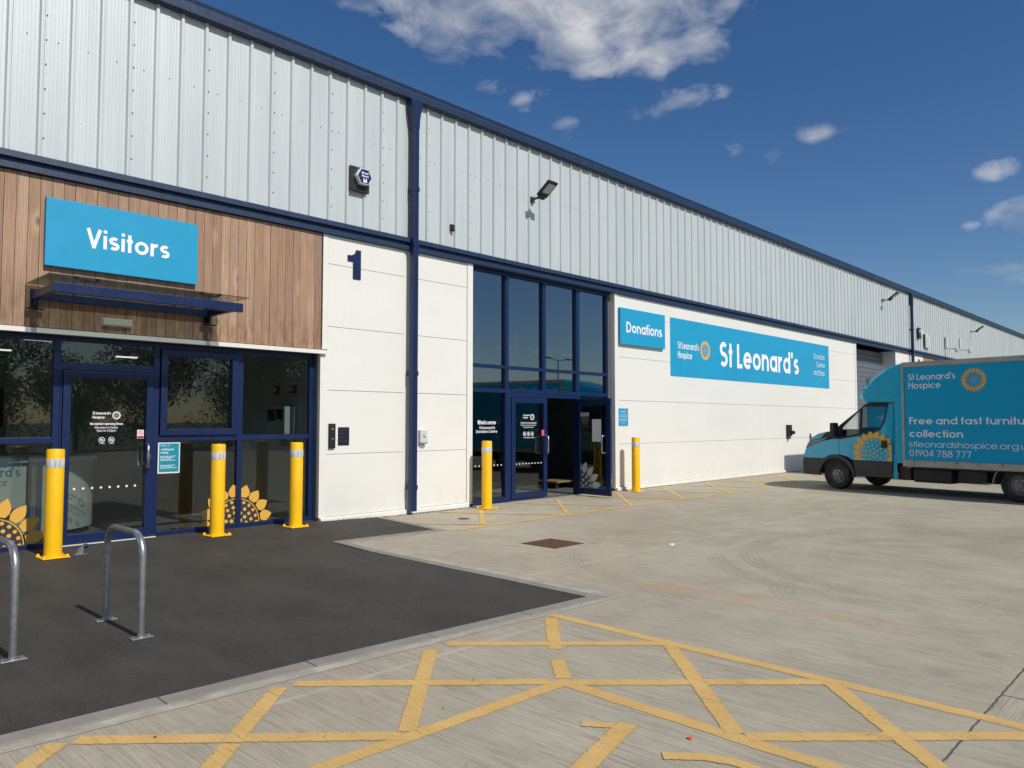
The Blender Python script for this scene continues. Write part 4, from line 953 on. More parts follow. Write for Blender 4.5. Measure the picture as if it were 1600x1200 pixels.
for xx in (.33, L_-.35):
    for yy in (Yo+.03, -.1):
        mb = MB(); mb.lathe([(.022, 0), (.022, .06)], (xx, yy, .10), n=12); mb.box(xx-.11, xx+.11, yy-.01, yy+.01, .145, .158)
        for s in (-1, 1): mb.lathe([(.0001, .0), (.024, 0), (.024, .022), (.0001, .022)], (xx+s*.11, yy, .165), n=12)
        mb.build('glass_clamp', m_dkgrey, cn, smooth=50)
mb = MB(); mb.box(-.06, L_+.12, Yo-.03, .0-.02, .168, .180); mb.build('glass_sheet', m_canopyglass, cn)

# signs and fittings
def signboard(name, x0, x1, z0, z1, d, label, mat=m_sign, cat='sign'):
    o = empty(name, (x0, 0, z0)); tag(o, label, cat)
    mb = MB(); mb.box(0, x1-x0, -d, -.004 if d > .01 else -.0005, 0, z1-z0); mb.build('sign_panel', mat, o, bevel=.003 if d > .01 else 0); return o
vs = signboard('visitors_sign', 2.56, 4.32, 3.335, 4.125, .055, 'bright blue sign reading Visitors on the cedar boards above the canopy')
vs.location.y = -.012
lettering("Visitors", (.43, -.0555, .28), FU, FN, .965, .225, .175, m_letter, vs)
ds = signboard('donations_sign', 13.73, 15.53, 3.265, 4.07, .06, 'small thick blue sign reading Donations beside the tall entrance')
ds.location.y = -.012
lettering("Donations", (.22, -.0605, .27), FU, FN, 1.44, .24, .175, m_letter, ds)
ss = signboard('shop_name_sign', 15.86, 25.65, 2.65, 4.07, .004, 'long blue sign reading St Leonard\'s with a small sunflower logo', cat='sign')
lettering("St Leonard's", (2.42, -.0045, .36), FU, FN, 4.95, .66, .178, m_letter, ss)
lettering("St Leonard's", (.34, -.0045, .69), FU, FN, 1.0, .17, .16, m_letter, ss); lettering("Hospice", (.34, -.0045, .455), FU, FN, .66, .17, .16, m_letter, ss)
sunflower((1.66, -.0045, .72), FU, FN, .26, ss, m_gold, m_gold, None, dots=(1, 6, 11, 16), dr=.045)
for s, z in (("Donation", .93), ("Centre", .67), ("and Shop", .41)): lettering(s, (9.43, -.0045, z), FU, FN, None, .17, .09, m_letter, ss, align='r')
pq = signboard('blue_plaque', 13.70, 14.09, 1.46, 1.845, .008, 'small square blue plaque on the white wall beside the open door')
lettering("St Leonard's", (.10, -.0085, .30), FU, FN, .13, .028, .18, m_letter, pq); sunflower((.27, -.0085, .315), FU, FN, .035, pq, m_gold, m_gold, None, dots=(), ring=True)
for s, z, w in (("Donations welcome", .235, .3), ("during opening times", .20, .3), ("Please do not leave items", .145, .32), ("outside when we are closed", .11, .32), ("Thank you", .06, .15)): lettering(s, (.195, -.0085, z), FU, FN, w, .018, .16, m_letter, pq, align='c')
# number 1
mb = MB(); mb.prism([(.10, 0), (.245, 0), (.245, .46), (.155, .46), (.13, .395), (.07, .365), (0, .36), (0, .265), (.10, .265)], lambda u, v, d: (6.675+u, d, 3.755+v), -.012, -.0005)
tag(mb.build('house_number', m_navy, bevel=.002), 'large navy number 1 high on the white wall panel', 'number')
mb = MB(); mb.prism([(0, 0), (.26, 0), (.26, .07), (.12, .07), (.24, .2), (.26, .32), (.22, .40), (.13, .44), (.04, .40), (0, .32), (.07, .30), (.1, .35), (.15, .36), (.18, .31), (.15, .22), (0, .07)], lambda u, v, d: (35.42+u, d, 3.80+v), -.012, -.0005)
tag(mb.build('house_number', m_black, bevel=.001), 'dark number 2 on the far white panel just above the van roof', 'number')
# alarm box
ab = tag(empty('alarm_box', (6.66, -.035, 5.12)), 'black alarm box with a blue and white hexagon badge on the grey cladding', 'alarm')
mb = MB(); mb.box(0, .35, -.05, 0, 0, .38); mb.build('backplate', m_black, ab, bevel=.004)
def hexp(cx, cz, r, k=1.0): return [(cx+r*math.cos(R(60*i)), cz+r*k*math.sin(R(60*i))) for i in range(6)]
mb = MB(); mb.prism(hexp(.205, .225, .138), lambda u, v, d: (u, d, v), -.1315, -.05); mb.build('bell_cover', m_letter, ab, bevel=.003)
mb = MB(); mb.prism(hexp(.205, .225, .128), lambda u, v, d: (u, d, v), -.1335, -.1302); mb.build('badge', m_alarm, ab)
lettering("Minster", (.21, -.134, .262), FU, FN, .13, .034, .2, m_letter, ab, align='c'); lettering("Alarms", (.21, -.134, .215), FU, FN, .13, .034, .2, m_letter, ab, align='c')
mb = MB()
for a in (.18, .222): mb.add([(a-.004, -.1345, .13), (a+.022, -.1345, .13), (a+.018, -.1345, .195), (a+.001, -.1345, .195)], [(0, 1, 2, 3)])
mb.add([(.185, -.1341, .135), (.215, -.1341, .135), (.215, -.1341, .165), (.185, -.1341, .165)], [(0, 1, 2, 3)]); mb.build('tower_symbol', m_letter, ab, recalc=False)
# wall fittings
def small(name, x0, x1, z0, z1, d, mat, label, cat, y=0, extras=()):
    mb = MB(); mb.box(x0, x1, y-d, y-.0005, z0, z1); o = mb.build(name, mat, bevel=.006); tag(o, label, cat)
    for nm, a in extras:
        a(o, nm)
    return o
ic = small('intercom', 6.37, 6.48, 1.15, 1.52, .035, m_black, 'tall black door intercom on the white wall left of the small navy plate', 'intercom')
mb = MB(); mb.lathe([(.0001, -.004), (.016, -.004), (.016, 0)], (6.425, -.0355, 1.29), 'y', 16); mb.build('call_button', m_steel, ic, smooth=40)
mb = MB(); mb.lathe([(.0001, -.003), (.012, -.003), (.012, 0)], (6.425, -.0355, 1.44), 'y', 16); mb.build('camera_lens', m_lampglass, ic, smooth=40)
npl = small('name_plate', 6.54, 6.74, 1.19, 1.465, .01, m_navyplate, 'small dark navy information plate right of the intercom', 'plate')
for i, s in enumerate(("Deliveries", "Please press", "the intercom", "for reception")): lettering(s, (6.56, -.0108, 1.415-.055*i), FU, FN, .14, .016, .10, m_greymetal, npl)
kb = small('wall_socket_box', 8.09, 8.24, 1.20, 1.41, .07, m_desk, 'small pale grey key box with a round dial on the narrow white panel', 'key box')
mb = MB(); mb.lathe([(.0001, -.02), (.028, -.02), (.034, 0)], (8.18, -.071, 1.33), 'y', 20); mb.build('dial', m_vinylgrey, kb, smooth=40)
mb = MB(); mb.tube([(8.13, -.05, 1.2), (8.14, -.06, 1.18), (8.2, -.08, 1.19), (8.24, -.07, 1.21)], .009, 8); mb.build('blue_strap', m_teal, kb, smooth=60)
sn = small('motion_sensor', 8.765, 8.84, 4.87, 4.985, .05, m_black, 'tiny black sensor low on the grey cladding near the downpipe', 'sensor', y=-.005)
mb = MB(); mb.box(8.795, 8.83, -.08, -.055, 4.86, 4.90); mb.build('sensor_lens', m_dkgrey, sn)
mt = empty('outdoor_socket', (22.25, 0, 1.06)); tag(mt, "black box fixed to the white wall above the van's bonnet", 'socket')
mb = MB(); mb.box(0, .22, -.10, -.0005, .06, .40); mb.build('casing', m_black, mt, bevel=.01)
mb = MB(); mb.box(.05, .12, -.1, -.01, -.02, .06); mb.build('conduit', m_greymetal, mt); mb = MB(); mb.lathe([(.0001, -.1), (.05, -.1), (.06, 0)], (.15, -.10, .17), 'y', 16); mb.build('plug_cover', m_black, mt, smooth=40)
el = empty('emergency_light', (3.19, -.01, 2.70)); tag(el, 'oblong frosted emergency light on the boards under the canopy', 'lamp')
mb = MB(); mb.box(0, .35, -.02, 0, 0, .1); mb.build('base', m_vinylgrey, el); mb = MB(); mb.box(.006, .344, -.06, -.021, .006, .094); mb.build('diffuser', m_cream, el, bevel=.012)

# floodlights
def flood(x, z, label):
    f = tag(empty('floodlight', (x, -.04, z)), label, 'floodlight', 'floodlights along the cladding')
    mb = MB(); mb.box(-.03, .09, -.012, 0, -.06, .06); mb.box(-.018, .018, -.27, -.012, -.018, .018); mb.build('arm', m_dkgrey, f, bevel=.003)
    mb = MB(); mb.lathe([(.0001, -.06), (.05, -.06), (.05, .06), (.0001, .06)], (.0, -.26, -.0), 'x', 16); mb.build('knuckle', m_dkgrey, f, smooth=40)
    h = empty('lamp_head', (0.0, -.24, .0)); h.parent = f; h.rotation_euler = (R(-36), 0, 0)
    mb = MB(); mb.box(-.135, .135, -.40, -.02, -.03, .025); mb.build('housing', m_black, h, bevel=.015)
    mb = MB(); mb.box(-.10, .10, -.35, -.13, -.035, -.0305); mb.build('lens', m_lampglass, h, bevel=.002)
    return f
flood(10.85, 5.86, 'nearest black floodlight on the cladding, above the tall glazed entrance')
flood(31.0, 6.23, 'middle floodlight, just left of the second navy downpipe')
flood(44.3, 6.16, 'farthest and smallest floodlight, beyond the second downpipe')
# fittings above the next unit
ab2 = tag(empty('alarm_box', (35.3, -.035, 5.10)), 'small black and white alarm box just right of the second downpipe', 'alarm')
mb = MB(); mb.box(0, .36, -.06, 0, 0, .46); mb.build('backplate', m_black, ab2, bevel=.004); mb = MB(); mb.prism(hexp(.2, .27, .15), lambda u, v, d: (u, d, v), -.14, -.06); mb.build('bell_cover', m_desk, ab2)
vt = tag(empty('wall_vent', (36.2, -.035, 4.78)), 'pale louvred vent box on the far cladding', 'vent')
mb = MB(); mb.box(0, .6, -.08, 0, 0, .56); mb.build('vent_casing', m_desk, vt, bevel=.004)
for i in range(6):
    mb = MB(); mb.box(.12, .52, -.092, -.081, .08+.07*i, .12+.07*i); mb.build('louvre', m_vinylgrey, vt)
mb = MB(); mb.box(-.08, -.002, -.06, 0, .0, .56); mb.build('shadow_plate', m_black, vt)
for x, z, lab in ((39.6, 4.92, 'white bracketed camera on the far cladding, nearer of the pair'), (42.0, 5.02, 'white bracketed camera on the far cladding, farther of the pair')):
    c_ = tag(empty('security_camera', (x, -.035, z)), lab, 'camera')
    mb = MB(); mb.box(-.1, .12, -.08, 0, .1, .6); mb.build('junction_box', m_desk, c_, bevel=.01)
    mb = MB(); mb.tube([(0, -.04, .05), (0, -.42, .02)], .035, 10); mb.build('bracket_arm', m_desk, c_, smooth=50)
    mb = MB(); mb.lathe([(.0001, .12), (.07, .1), (.09, 0), (.075, -.07), (.0001, -.12)], (0, -.45, -.04)); mb.build('dome', m_desk, c_, smooth=60)

# ------------------------------------------------------------------ bollards
def bollard():
    b = empty('bollard', (0, 0, 0)); H_ = 1.17; r = .0885
    mb = MB(); mb.lathe([(r, .008), (r, H_-.012), (r-.004, H_-.004), (r-.014, H_), (.0001, H_+.004)], (0, 0, 0), n=40); mb.build('post', m_yellow, b, smooth=40)
    mb = MB(); mb.lathe([(r+.0012, H_-.20), (r+.0018, H_-.198), (r+.0018, H_-.108), (r+.0012, H_-.106)], (0, 0, 0), n=40); mb.build('reflective_band', m_refl, b, smooth=40)
    mb = MB(); mb.box(-.135, .135, -.135, .135, 0, .011); mb.build('base_plate', m_yellow, b, bevel=.002)
    for sx in (-1, 1):
        for sy in (-1, 1):
            mb = MB(); mb.lathe([(.017, .011), (.018, .022), (.012, .034), (.0001, .038)], (sx*.112, sy*.112, 0), n=14); mb.build('bolt_cap', m_yellow, b, smooth=60)
    return b
bl = [(2.61, -.5, .062, "yellow bollard standing left of the visitors' door handle side, nearest the camera"),
      (4.54, -.3, .092, "yellow bollard in front of the sunflower between the visitors' windows"),
      (5.67, -.3, .092, "yellow bollard beside the white wall end of the visitors' glazing"),
      (9.34, -.36, .042, 'yellow bollard at the left side of the tall donation entrance'),
      (13.86, -.36, .042, 'yellow bollard right of the open entrance door, below the blue plaque')]
bl[0] = (2.61, -.5, .062, "leftmost yellow bollard, standing left of the visitors' door")
b0 = bollard()
for i, (x, y, z, lab) in enumerate(bl):
    o = b0 if i == 0 else copy_tree(b0)
    o.location = (x, y, gz(x, y)+.004); o.rotation_euler = (0, 0, R((0, 2, -1.5, 1, -2)[i])); tag(o, lab, 'bollard', 'yellow bollards along the front')
# doorstop by the first bollard
ds_ = tag(empty('door_stop', (2.86, -.50, gz(2.86, -.5)+.004)), 'small steel door stop with a black rubber tip beside the first bollard', 'door stop')
mb = MB(); mb.box(-.05, .10, -.03, .03, 0, .004); mb.add([(-.03, -.02, .004), (.05, -.02, .004), (.05, .02, .004), (-.03, .02, .004), (.0, -.02, .06), (.05, -.02, .10), (.05, .02, .10), (.0, .02, .06)], [(0, 3, 2, 1), (4, 5, 6, 7), (0, 1, 5, 4), (1, 2, 6, 5), (2, 3, 7, 6), (3, 0, 4, 7)]); mb.build('bracket', m_galv, ds_)
mb = MB(); mb.lathe([(.0001, 0), (.022, 0), (.024, .03), (.02, .05), (.0001, .05)], (.05, 0, .085), 'x', 14); mb.build('rubber_tip', m_black, ds_, smooth=40)

# bicycle stands
def hoop():
    h = empty('bicycle_stand', (0, 0, 0)); rr = .024; a = .355; H_ = .755; rad = .16
    pts = [(0, -a, 0), (0, -a, .25), (0, -a, H_-rad-rr)]+[(0, -a+rad-rad*math.cos(R(t)), H_-rad-rr+rad*math.sin(R(t))) for t in range(9, 91, 9)]
    pts += [(0, -p[1], p[2]) for p in pts[::-1]]
    mb = MB(); mb.tube(pts, rr, 20); mb.build('hoop_tube', m_galv, h, smooth=60)
    for s in (-1, 1):
        mb = MB(); mb.box(-.075, .075, s*a-.045, s*a+.045, 0, .007); p = mb.build('foot_plate', m_galv, h, bevel=.002)
        mb = MB()
        for t in (-.055, .055): mb.lathe([(.009, .007), (.009, .013), (.0001, .015)], (t, s*a, 0), n=8)
        mb.build('bolt', m_galv, p, smooth=40)
    mb = MB(); mb.lathe([(.0001, -.002), (.006, -.002), (.006, 0)], (.0, -a-.012, .62), 'x', 10); mb.build('drain_hole', m_black, h)
    mb = MB(); mb.lathe([(.0001, -.001), (.005, -.001), (.005, 0)], (-.0, 0, 0), 'y', 10); 
    return h
h1 = hoop(); h1.location = (2.18, -3.765, .005); tag(h1, 'whole galvanised bicycle hoop on the tarmac, with its shadow beside it', 'bicycle stand', 'galvanised cycle stands')
h2 = copy_tree(h1); h2.location = (1.405, -3.70, .005); tag(h2, 'galvanised bicycle hoop cut off by the left edge of the picture', 'bicycle stand', 'galvanised cycle stands')
#h3 = copy_tree(h1); h3.location = (.62, -3.70, .005); tag(h3, 'galvanised bicycle hoop beyond the left edge of the picture', 'bicycle stand', 'galvanised cycle stands')

# covers in the ground
cv = tag(empty('inspection_cover', (7.46, -3.475, 0)), 'square rusty cast iron inspection cover set in the concrete', 'manhole cover')
mb = MB(); mb.box(-.285, .285, -.285, .285, -.02, .004); mb.build('cover_frame', m_dkgrey, cv)
mb = MB(); mb.box(-.265, .265, -.265, .265, 0, .008); cp = mb.build('cover_plate', m_rust, cv, bevel=.002)
mb = MB()
for i in range(-6, 7):
    for j in range(-6, 7):
        if (i+j) % 2 == 0: mb.box(i*.038-.012, i*.038+.012, j*.038-.004, j*.038+.004, .008, .011)
        else: mb.box(i*.038-.004, i*.038+.004, j*.038-.012, j*.038+.012, .008, .011)
tag(mb.build('tread_pattern', m_rust, cp), kind='stuff')
dc = tag(empty('drain_cover', (8.22, -.98, gz(8.22, -.98))), 'small dark round drain cover near the wall, left of the entrance bollard', 'drain cover')
mb = MB(); mb.lathe([(.0001, .006), (.09, .006), (.095, .004), (.095, -.01)], (0, 0, 0), n=24); mb.build('lid', m_rust, dc, smooth=40)
# litter
def scrap(name, x, y, r, mat, label, cat, seed):
    random.seed(seed); mb = MB(); P = [(math.cos(R(60*i))*r*random.uniform(.6, 1), math.sin(R(60*i))*r*random.uniform(.4, .8)) for i in range(6)]
    mb.add([(a, b, .004+random.uniform(0, r*.5)) for a, b in P]+[(0, 0, r*.5)]+[(a, b, .002) for a, b in P], [(i, (i+1) % 6, 6) for i in range(6)]+[(i+7, (i+1) % 6+7, (i+1) % 6, i) for i in range(6)])
    o = mb.build(name, mat); o.location = (x, y, 0); return tag(o, label, cat)
scrap('paper_scrap', 8.37, -4.65, .05, m_paper, 'crumpled white paper scrap right of the rusty cover', 'litter', 3)
scrap('orange_wrapper', 3.36, -7.87, .02, m_orange, 'small orange scrap near the yellow hatching at the bottom', 'litter', 5)
leafl = [(5.79, -8.0), (2.78, -6.71), (3.88, -7.55), (3.94, -8.2), (3.2, -6.5), (2.4, -7.3), (4.3, -7.2), (6.9, -6.2)]
mb = MB(); random.seed(9)
for x, y in leafl+[(random.uniform(1, 12), random.uniform(-9, -5.9)) for _ in range(60)]:
    s = random.uniform(.004, .011); a = random.uniform(0, 6.28); c, d = math.cos(a)*s, math.sin(a)*s
    mb.add([(x+c, y+d, .009), (x-d*.5, y+c*.5, .014), (x-c, y-d, .009), (x+d*.5, y-c*.5, .012)], [(0, 1, 2, 3)])
for _ in range(70):
    x, y = random.uniform(-1, 5.3), random.uniform(-5.3, -.3); s = random.uniform(.003, .008); a = random.uniform(0, 6.28); c, d = math.cos(a)*s, math.sin(a)*s; z = gz(x, y)
    mb.add([(x+c, y+d, z+.010), (x-d*.6, y+c*.6, z+.015), (x-c, y-d, z+.010), (x+d*.6, y-c*.6, z+.012)], [(0, 1, 2, 3)], 1)
tag(mb.build('scattered_debris', [m_black, m_kerb]), 'tiny dark crumbs and pale grit scattered over the yard', 'debris', kind='stuff')
# gravel margin in the gap at the wall foot
mb = MB(); random.seed(12)
for _ in range(900):
    x = random.choice((random.uniform(6.5, 9.2), random.uniform(13.7, 28))); y = random.uniform(-.10, -.0); s = random.uniform(.006, .02); z = gz(x, y)
    mb.add([(x-s, y, z), (x, y-s, z), (x+s, y, z), (x, y+s, z), (x, y, z+s*1.1)], [(0, 1, 4), (1, 2, 4), (2, 3, 4), (3, 0, 4)], random.choice((0, 1)))
tag(mb.build('wall_foot_gravel', [m_kerb, m_dkgrey]), 'loose grit along the foot of the white wall', 'grit', kind='stuff')

# ------------------------------------------------------------------ luton van (local: +x forward, +y its left side, origin under its front axle)
def van():
    v = empty('luton_van', (0, 0, 0)); HS = 1.0
    side = [(.80, .31), (.82, .45), (.82, .60), (.80, .70), (.765, .82), (.735, .90), (.68, 1.04), (.57, 1.18), (.40, 1.275), (.05, 1.345), (-.15, 1.50), (-.36, 1.66), (-.58, 1.83), (-.72, 1.955), (-.86, 2.01), (-1.1, 2.035), (-1.43, 2.03)]
    cols = [-HS+.02, -HS+.10, -.6, -.25, 0, .25, .6, HS-.10, HS-.02]
    def pt(s, z, y):
        k = 1-(abs(y)/(HS-.02))**2.2; fw = .17*k if z < 1.3 else .10*k*max(0, min(1, (2.0-z)/.6)); up = .03*k if z > 1.1 else 0
        tum = 1-.10*max(0, min(1, (z-1.25)/.75)); return (s+fw, y*tum, z+up)
    def strip(i0, i1, name, mat, inset=0):
        mb = MB(); mb.grid([[pt(side[i][0], side[i][1], y) for y in cols] for i in range(i0, i1+1)]); return mb.build(name, mat, v, smooth=50)
    strip(0, 3, 'bumper', m_dkgrey); strip(3, 6, 'front_panel', m_vanblue); strip(6, 9, 'bonnet', m_vanblue); strip(13, 16, 'cab_roof', m_vanblue)
    ws = strip(9, 13, 'windscreen', m_vanglass)
    mb = MB(); mb.box(.84, .99, -.42, .42, .74, .98); g_ = mb.build('grille', m_black, v, bevel=.01)
    # sides: each panel a thin solid
    def prs(poly, name, mat, y0=HS-.03, t=.03, both=True, parent=None, lean=0, bevel=.006):
        r = None
        for sg in ((1, -1) if both else (1,)):
            mb = MB()
            def fn(a, b, d): 
                yy = d*(1-.10*max(0, min(1, (b-1.25)/.75))); return (a, sg*yy, b)
            mb.prism(poly, fn, y0, y0+t); o = mb.build(name, mat, parent or v, bevel=bevel); r = r or o
        return r
    def wa(r, a0, a1, cx=-.03, cz=.32, n=10): return [(cx+r*math.cos(R(a0+(a1-a0)*i/n)), cz+r*math.sin(R(a0+(a1-a0)*i/n))) for i in range(n+1)]
    # wing
    prs([(.80, .70), (.765, .82), (.73, .92), (.50, 1.03), (.30, 1.10), (.05, 1.155), (-.12, 1.16), (-.12, .795)]+wa(.475, 95, 53)+[(.36, .70)], 'front_wing', m_vanblue)
    prs([(.82, .60), (.80, .695), (.30, .695)]+wa(.475, 50, 5, n=6)+[(.44, .30), (.80, .31)], 'bumper_side', m_dkgrey)
    prs([(.46, .30)]+wa(.475, 5, 178, n=16)+[(-.50, .30)]+[(-.425, .30)]+wa(.40, 178, 5, n=16)+[(.37, .30)], 'wheel_arch', m_dkgrey, y0=HS-.05, t=.065)
    prs([(.73, .925), (.68, 1.035), (.60, 1.10), (.34, 1.16), (.10, 1.19), (.30, 1.105), (.50, 1.035)], 'headlight', m_headl, y0=HS-.035, t=.04)
    prs([(.68, 1.04), (.57, 1.18), (.40, 1.272), (.20, 1.315), (.34, 1.165), (.60, 1.105)], 'bonnet_side', m_vanblue, y0=HS-.035)
    prs([(.20, 1.315), (.05, 1.34), (-.12, 1.465), (-.12, 1.165), (.05, 1.16), (.10, 1.19), (.34, 1.165)], 'scuttle_side', m_black, y0=HS-.035)
    # door
    for sg in (1, -1):
        d = empty('cab_door', (0, 0, 0)); d.parent = v
        def pr(poly, name, mat, y0=HS-.03, t=.03, par=None, bevel=.006):
            mb = MB(); mb.prism(poly, lambda a, b, q: (a, sg*q*(1-.10*max(0, min(1, (b-1.25)/.75))), b), y0, y0+t); return mb.build(name, mat, par or d, bevel=bevel)
        pr([(-.125, .80), (-.125, 1.155), (-.60, 1.235), (-.95, 1.30), (-1.10, 1.37), (-1.19, 1.56), (-1.245, 1.90), (-1.245, 1.96), (-1.355, 1.97), (-1.355, .685), (-.43, .685), (-.38, .72), (-.30, .76)], 'door_skin', m_vanblue)
        pr([(-.515, .33), (-.45, .675), (-1.355, .675), (-1.355, .33)], 'door_cladding', m_dkgrey, t=.036)
        pr([(-1.365, .33), (-1.365, 1.97), (-1.43, 1.98), (-1.43, .33)], 'rear_pillar', m_vanblue)
        pr([(-.12, 1.165), (-.12, 1.47), (-.36, 1.66), (-.58, 1.83), (-.72, 1.955), (-.86, 1.99), (-1.24, 1.965), (-1.24, 1.92), (-.90, 1.905), (-.69, 1.885), (-.57, 1.79), (-.20, 1.42), (-.19, 1.21), (-.60, 1.285), (-.60, 1.24)], 'window_surround', m_black)
        pr([(-.60, 1.24), (-.60, 1.80), (-.66, 1.86), (-.66, 1.25)], 'window_post', m_black)
        pr([(-.66, 1.25), (-.66, 1.27), (-1.0, 1.345), (-1.08, 1.40), (-1.15, 1.56), (-1.20, 1.88), (-.7, 1.89), (-.9, 1.925), (-1.245, 1.93), (-1.245, 1.90), (-1.19, 1.56), (-1.10, 1.37), (-.95, 1.30)], 'window_seal', m_black)
        pr([(-.19, 1.21), (-.20, 1.42), (-.57, 1.79), (-.69, 1.885), (-1.20, 1.89), (-1.15, 1.56), (-1.08, 1.40), (-1.0, 1.345), (-.62, 1.265)], 'door_window', m_vanglass, y0=HS-.022, t=.006, bevel=0)
        pr([(-1.12, .98), (-1.12, 1.14), (-1.25, 1.14), (-1.25, .98)], 'door_handle', m_black, y0=HS+.0, t=.035, bevel=.02)
        mb = MB(); mb.box(-.14, .0, sg*HS, sg*(HS+.05), 1.22, 1.28) if sg > 0 else mb.box(-.14, .0, -HS-.05, -HS, 1.22, 1.28)
        mb.build('mirror_arm', m_black, d)
        y0, y1 = (HS+.04, HS+.24) if sg > 0 else (-HS-.24, -HS-.04)
        mb = MB(); mb.box(-.15, -.03, y0, y1, 1.20, 1.53); mb.build('door_mirror', m_black, d, bevel=.03)
    # interior
    mb = MB(); mb.box(-1.40, -1.34, -.9, .9, .7, 1.85); mb.build('cab_bulkhead', m_dkgrey, v)
    for yy in (.5, 0, -.5):
        mb = MB(); mb.box(-1.25, -1.10, yy-.22, yy+.22, .8, 1.50); mb.box(-1.23, -1.12, yy-.12, yy+.12, 1.52, 1.70); mb.box(-1.1, -.65, yy-.22, yy+.22, .8, .95); mb.build('seat', m_black, v, bevel=.03)
    mb = MB(); mb.box(-.3, .2, -.93, .93, 1.0, 1.18); mb.build('dashboard', m_dkgrey, v, bevel=.03)
    mb = MB(); mb.add([(-.16, -.75, 1.30), (-.16, .1, 1.30), (-.20, .1, 1.42), (-.20, -.75, 1.42)], [(0, 1, 2, 3)]); mb.build('dashboard_papers', m_paper, v)
    mb = MB(); mb.tube([(-.42+.06*math.sin(R(t)), -.45+.19*math.cos(R(t)), 1.20+.18*math.sin(R(t))) for t in range(0, 361, 20)], .014, 8); mb.build('steering_wheel', m_black, v, smooth=60)
    mb = MB(); mb.box(-1.43, .60, -.94, .94, .45, .72); mb.build('cab_floor', m_chassis, v)
    mb = MB(); mb.box(.34, .84, -.9, .9, .34, .66); mb.build('bumper_core', m_chassis, v)
    # luton head
    lut = [(-1.43, 1.985), (-.78, 1.995), (-.69, 2.05), (-.665, 2.14), (-.70, 2.24), (-.77, 2.33), (-.96, 2.53), (-1.21, 2.70), (-1.42, 2.78), (-1.61, 2.815)]
    W2 = 1.03; cols2 = [-W2, -W2+.05, -W2+.18, -.6, 0, .6, W2-.18, W2-.05, W2]
    def lp(s, z, y):
        e = abs(y)/W2; k = 1-e**3; edge = .035 if e > .99 else (.0 if e < .97 else .012)
        return (s+(.22*k if s > -1.3 and z > 2.0 else .22*k*max(0, (s+1.61)/.31) if z > 2.0 else 0)-edge*2, y, z-(edge if z > 2.3 else -edge*.5))
    mb = MB(); mb.grid([[lp(s, z, y) for y in cols2] for s, z in lut]); mb.build('luton_head', m_vanblue, v, smooth=60)
    for sg in (1, -1):
        mb = MB(); y0 = sg*(W2-.003)
        mb.prism([(s-.06, z-.02*(z > 2.3)) for s, z in lut[1:-1]]+[(-1.61, 2.79), (-1.61, .66), (-1.46, .66), (-1.46, 1.985)], lambda a, b, q: (a, sg*q, b), W2-.045, W2-.0); mb.build('luton_side', m_vanblue, v, bevel=.012)
        mb = MB(); mb.prism([(-1.435, .33), (-1.435, 1.98), (-1.455, 1.98), (-1.455, .33)], lambda a, b, q: (a, sg*q, b), .96, .985); mb.build('door_shut_line', m_black, v)
        mb = MB(); mb.prism([(-1.40, .30), (-1.42, .66), (-1.46, .66), (-1.46, .30)], lambda a, b, q: (a, sg*q, b), .985, 1.0); mb.build('side_strip', m_vanblue, v)
    # cargo body
    S0, S1 = -1.61, -5.75; YB = 1.045
    bd = empty('cargo_body', (0, 0, 0)); bd.parent = v
    mb = MB(); mb.box(S1+.02, S0-.02, -YB+.02, YB-.02, .62, 2.80); mb.build('box_shell', m_vanpanel, bd)
    for sg in (1, -1):
        mb = MB(); a, b = (YB-.02, YB-.004) if sg > 0 else (-YB+.004, -YB+.02); mb.box(S1+.05, S0-.05, a, b, .74, 2.72); mb.build('side_panel', m_vanpanel, bd)
        a, b = (YB-.03, YB+.012) if sg > 0 else (-YB-.012, -YB+.03)
        mb = MB(); mb.box(S1, S0, a, b, 2.722, 2.815); mb.build('top_rail', m_alu, bd, bevel=.012)
        mb = MB(); mb.box(S1, S0, a, b, .60, .738); mb.build('bottom_rail', m_alu, bd, bevel=.006)
        mb = MB(); mb.box(S0-.055, S0, a, b, .739, 2.721); mb.build('corner_post', m_alu, bd, bevel=.008); mb = MB(); mb.box(S1, S1+.055, a, b, .739, 2.721); mb.build('corner_post', m_alu, bd, bevel=.008)
        mb = MB()
        for i in range(9):
            xx = S0-.25-i*.42; mb.prism([(xx, .735), (xx+.03, .70), (xx-.03, .70)], lambda p, q, d: (p, sg*d, q), YB+.012, YB+.018)
            mb.lathe([(.0001, sg*.004), (.008, sg*.003), (.009, 0)], (xx, sg*(YB+.012), .66), 'y', 8)
        for i in range(16): mb.lathe([(.0001, sg*.004), (.006, sg*.003), (.007, 0)], (S0-.028, sg*(YB+.012), .82+i*.12), 'y', 8)
        tag(mb.build('rivets', m_greymetal, bd), kind='stuff')
    mb = MB(); mb.box(S1, S0, -YB+.03, YB-.03, 2.80, 2.83); mb.build('box_roof', m_alu, bd)
    mb = MB(); mb.box(S1-.012, S1+.018, -YB+.03, YB-.03, .62, 2.72); mb.build('rear_shutter', m_alu, bd)
    yy = YB-.0035; U_, N_ = (-1, 0, 0), (0, 1, 0)
    T = lambda s, a, z, w, cap, wt, mat=m_vangrey: lettering(s, (a, yy, z), U_, N_, w, cap, wt, mat, bd)
    T("St Leonard's", -1.76, 2.435, .95, .135, .14); T("Hospice", -1.76, 2.255, .66, .135, .14)
    sunflower((-3.06, yy, 2.395), U_, N_, .245, bd, m_gold, m_gold, None, dots=(1, 6, 11, 15), dr=.042)
    T("Free and fast furniture", -1.76, 1.50, 2.42, .15, .155); T("collection", -1.76, 1.23, 1.07, .15, .155)
    T("stleonardshospice.org.uk", -1.75, 1.02, 2.30, .125, .085); T("01904 788 777", -1.75, .825, 1.23, .135, .085)
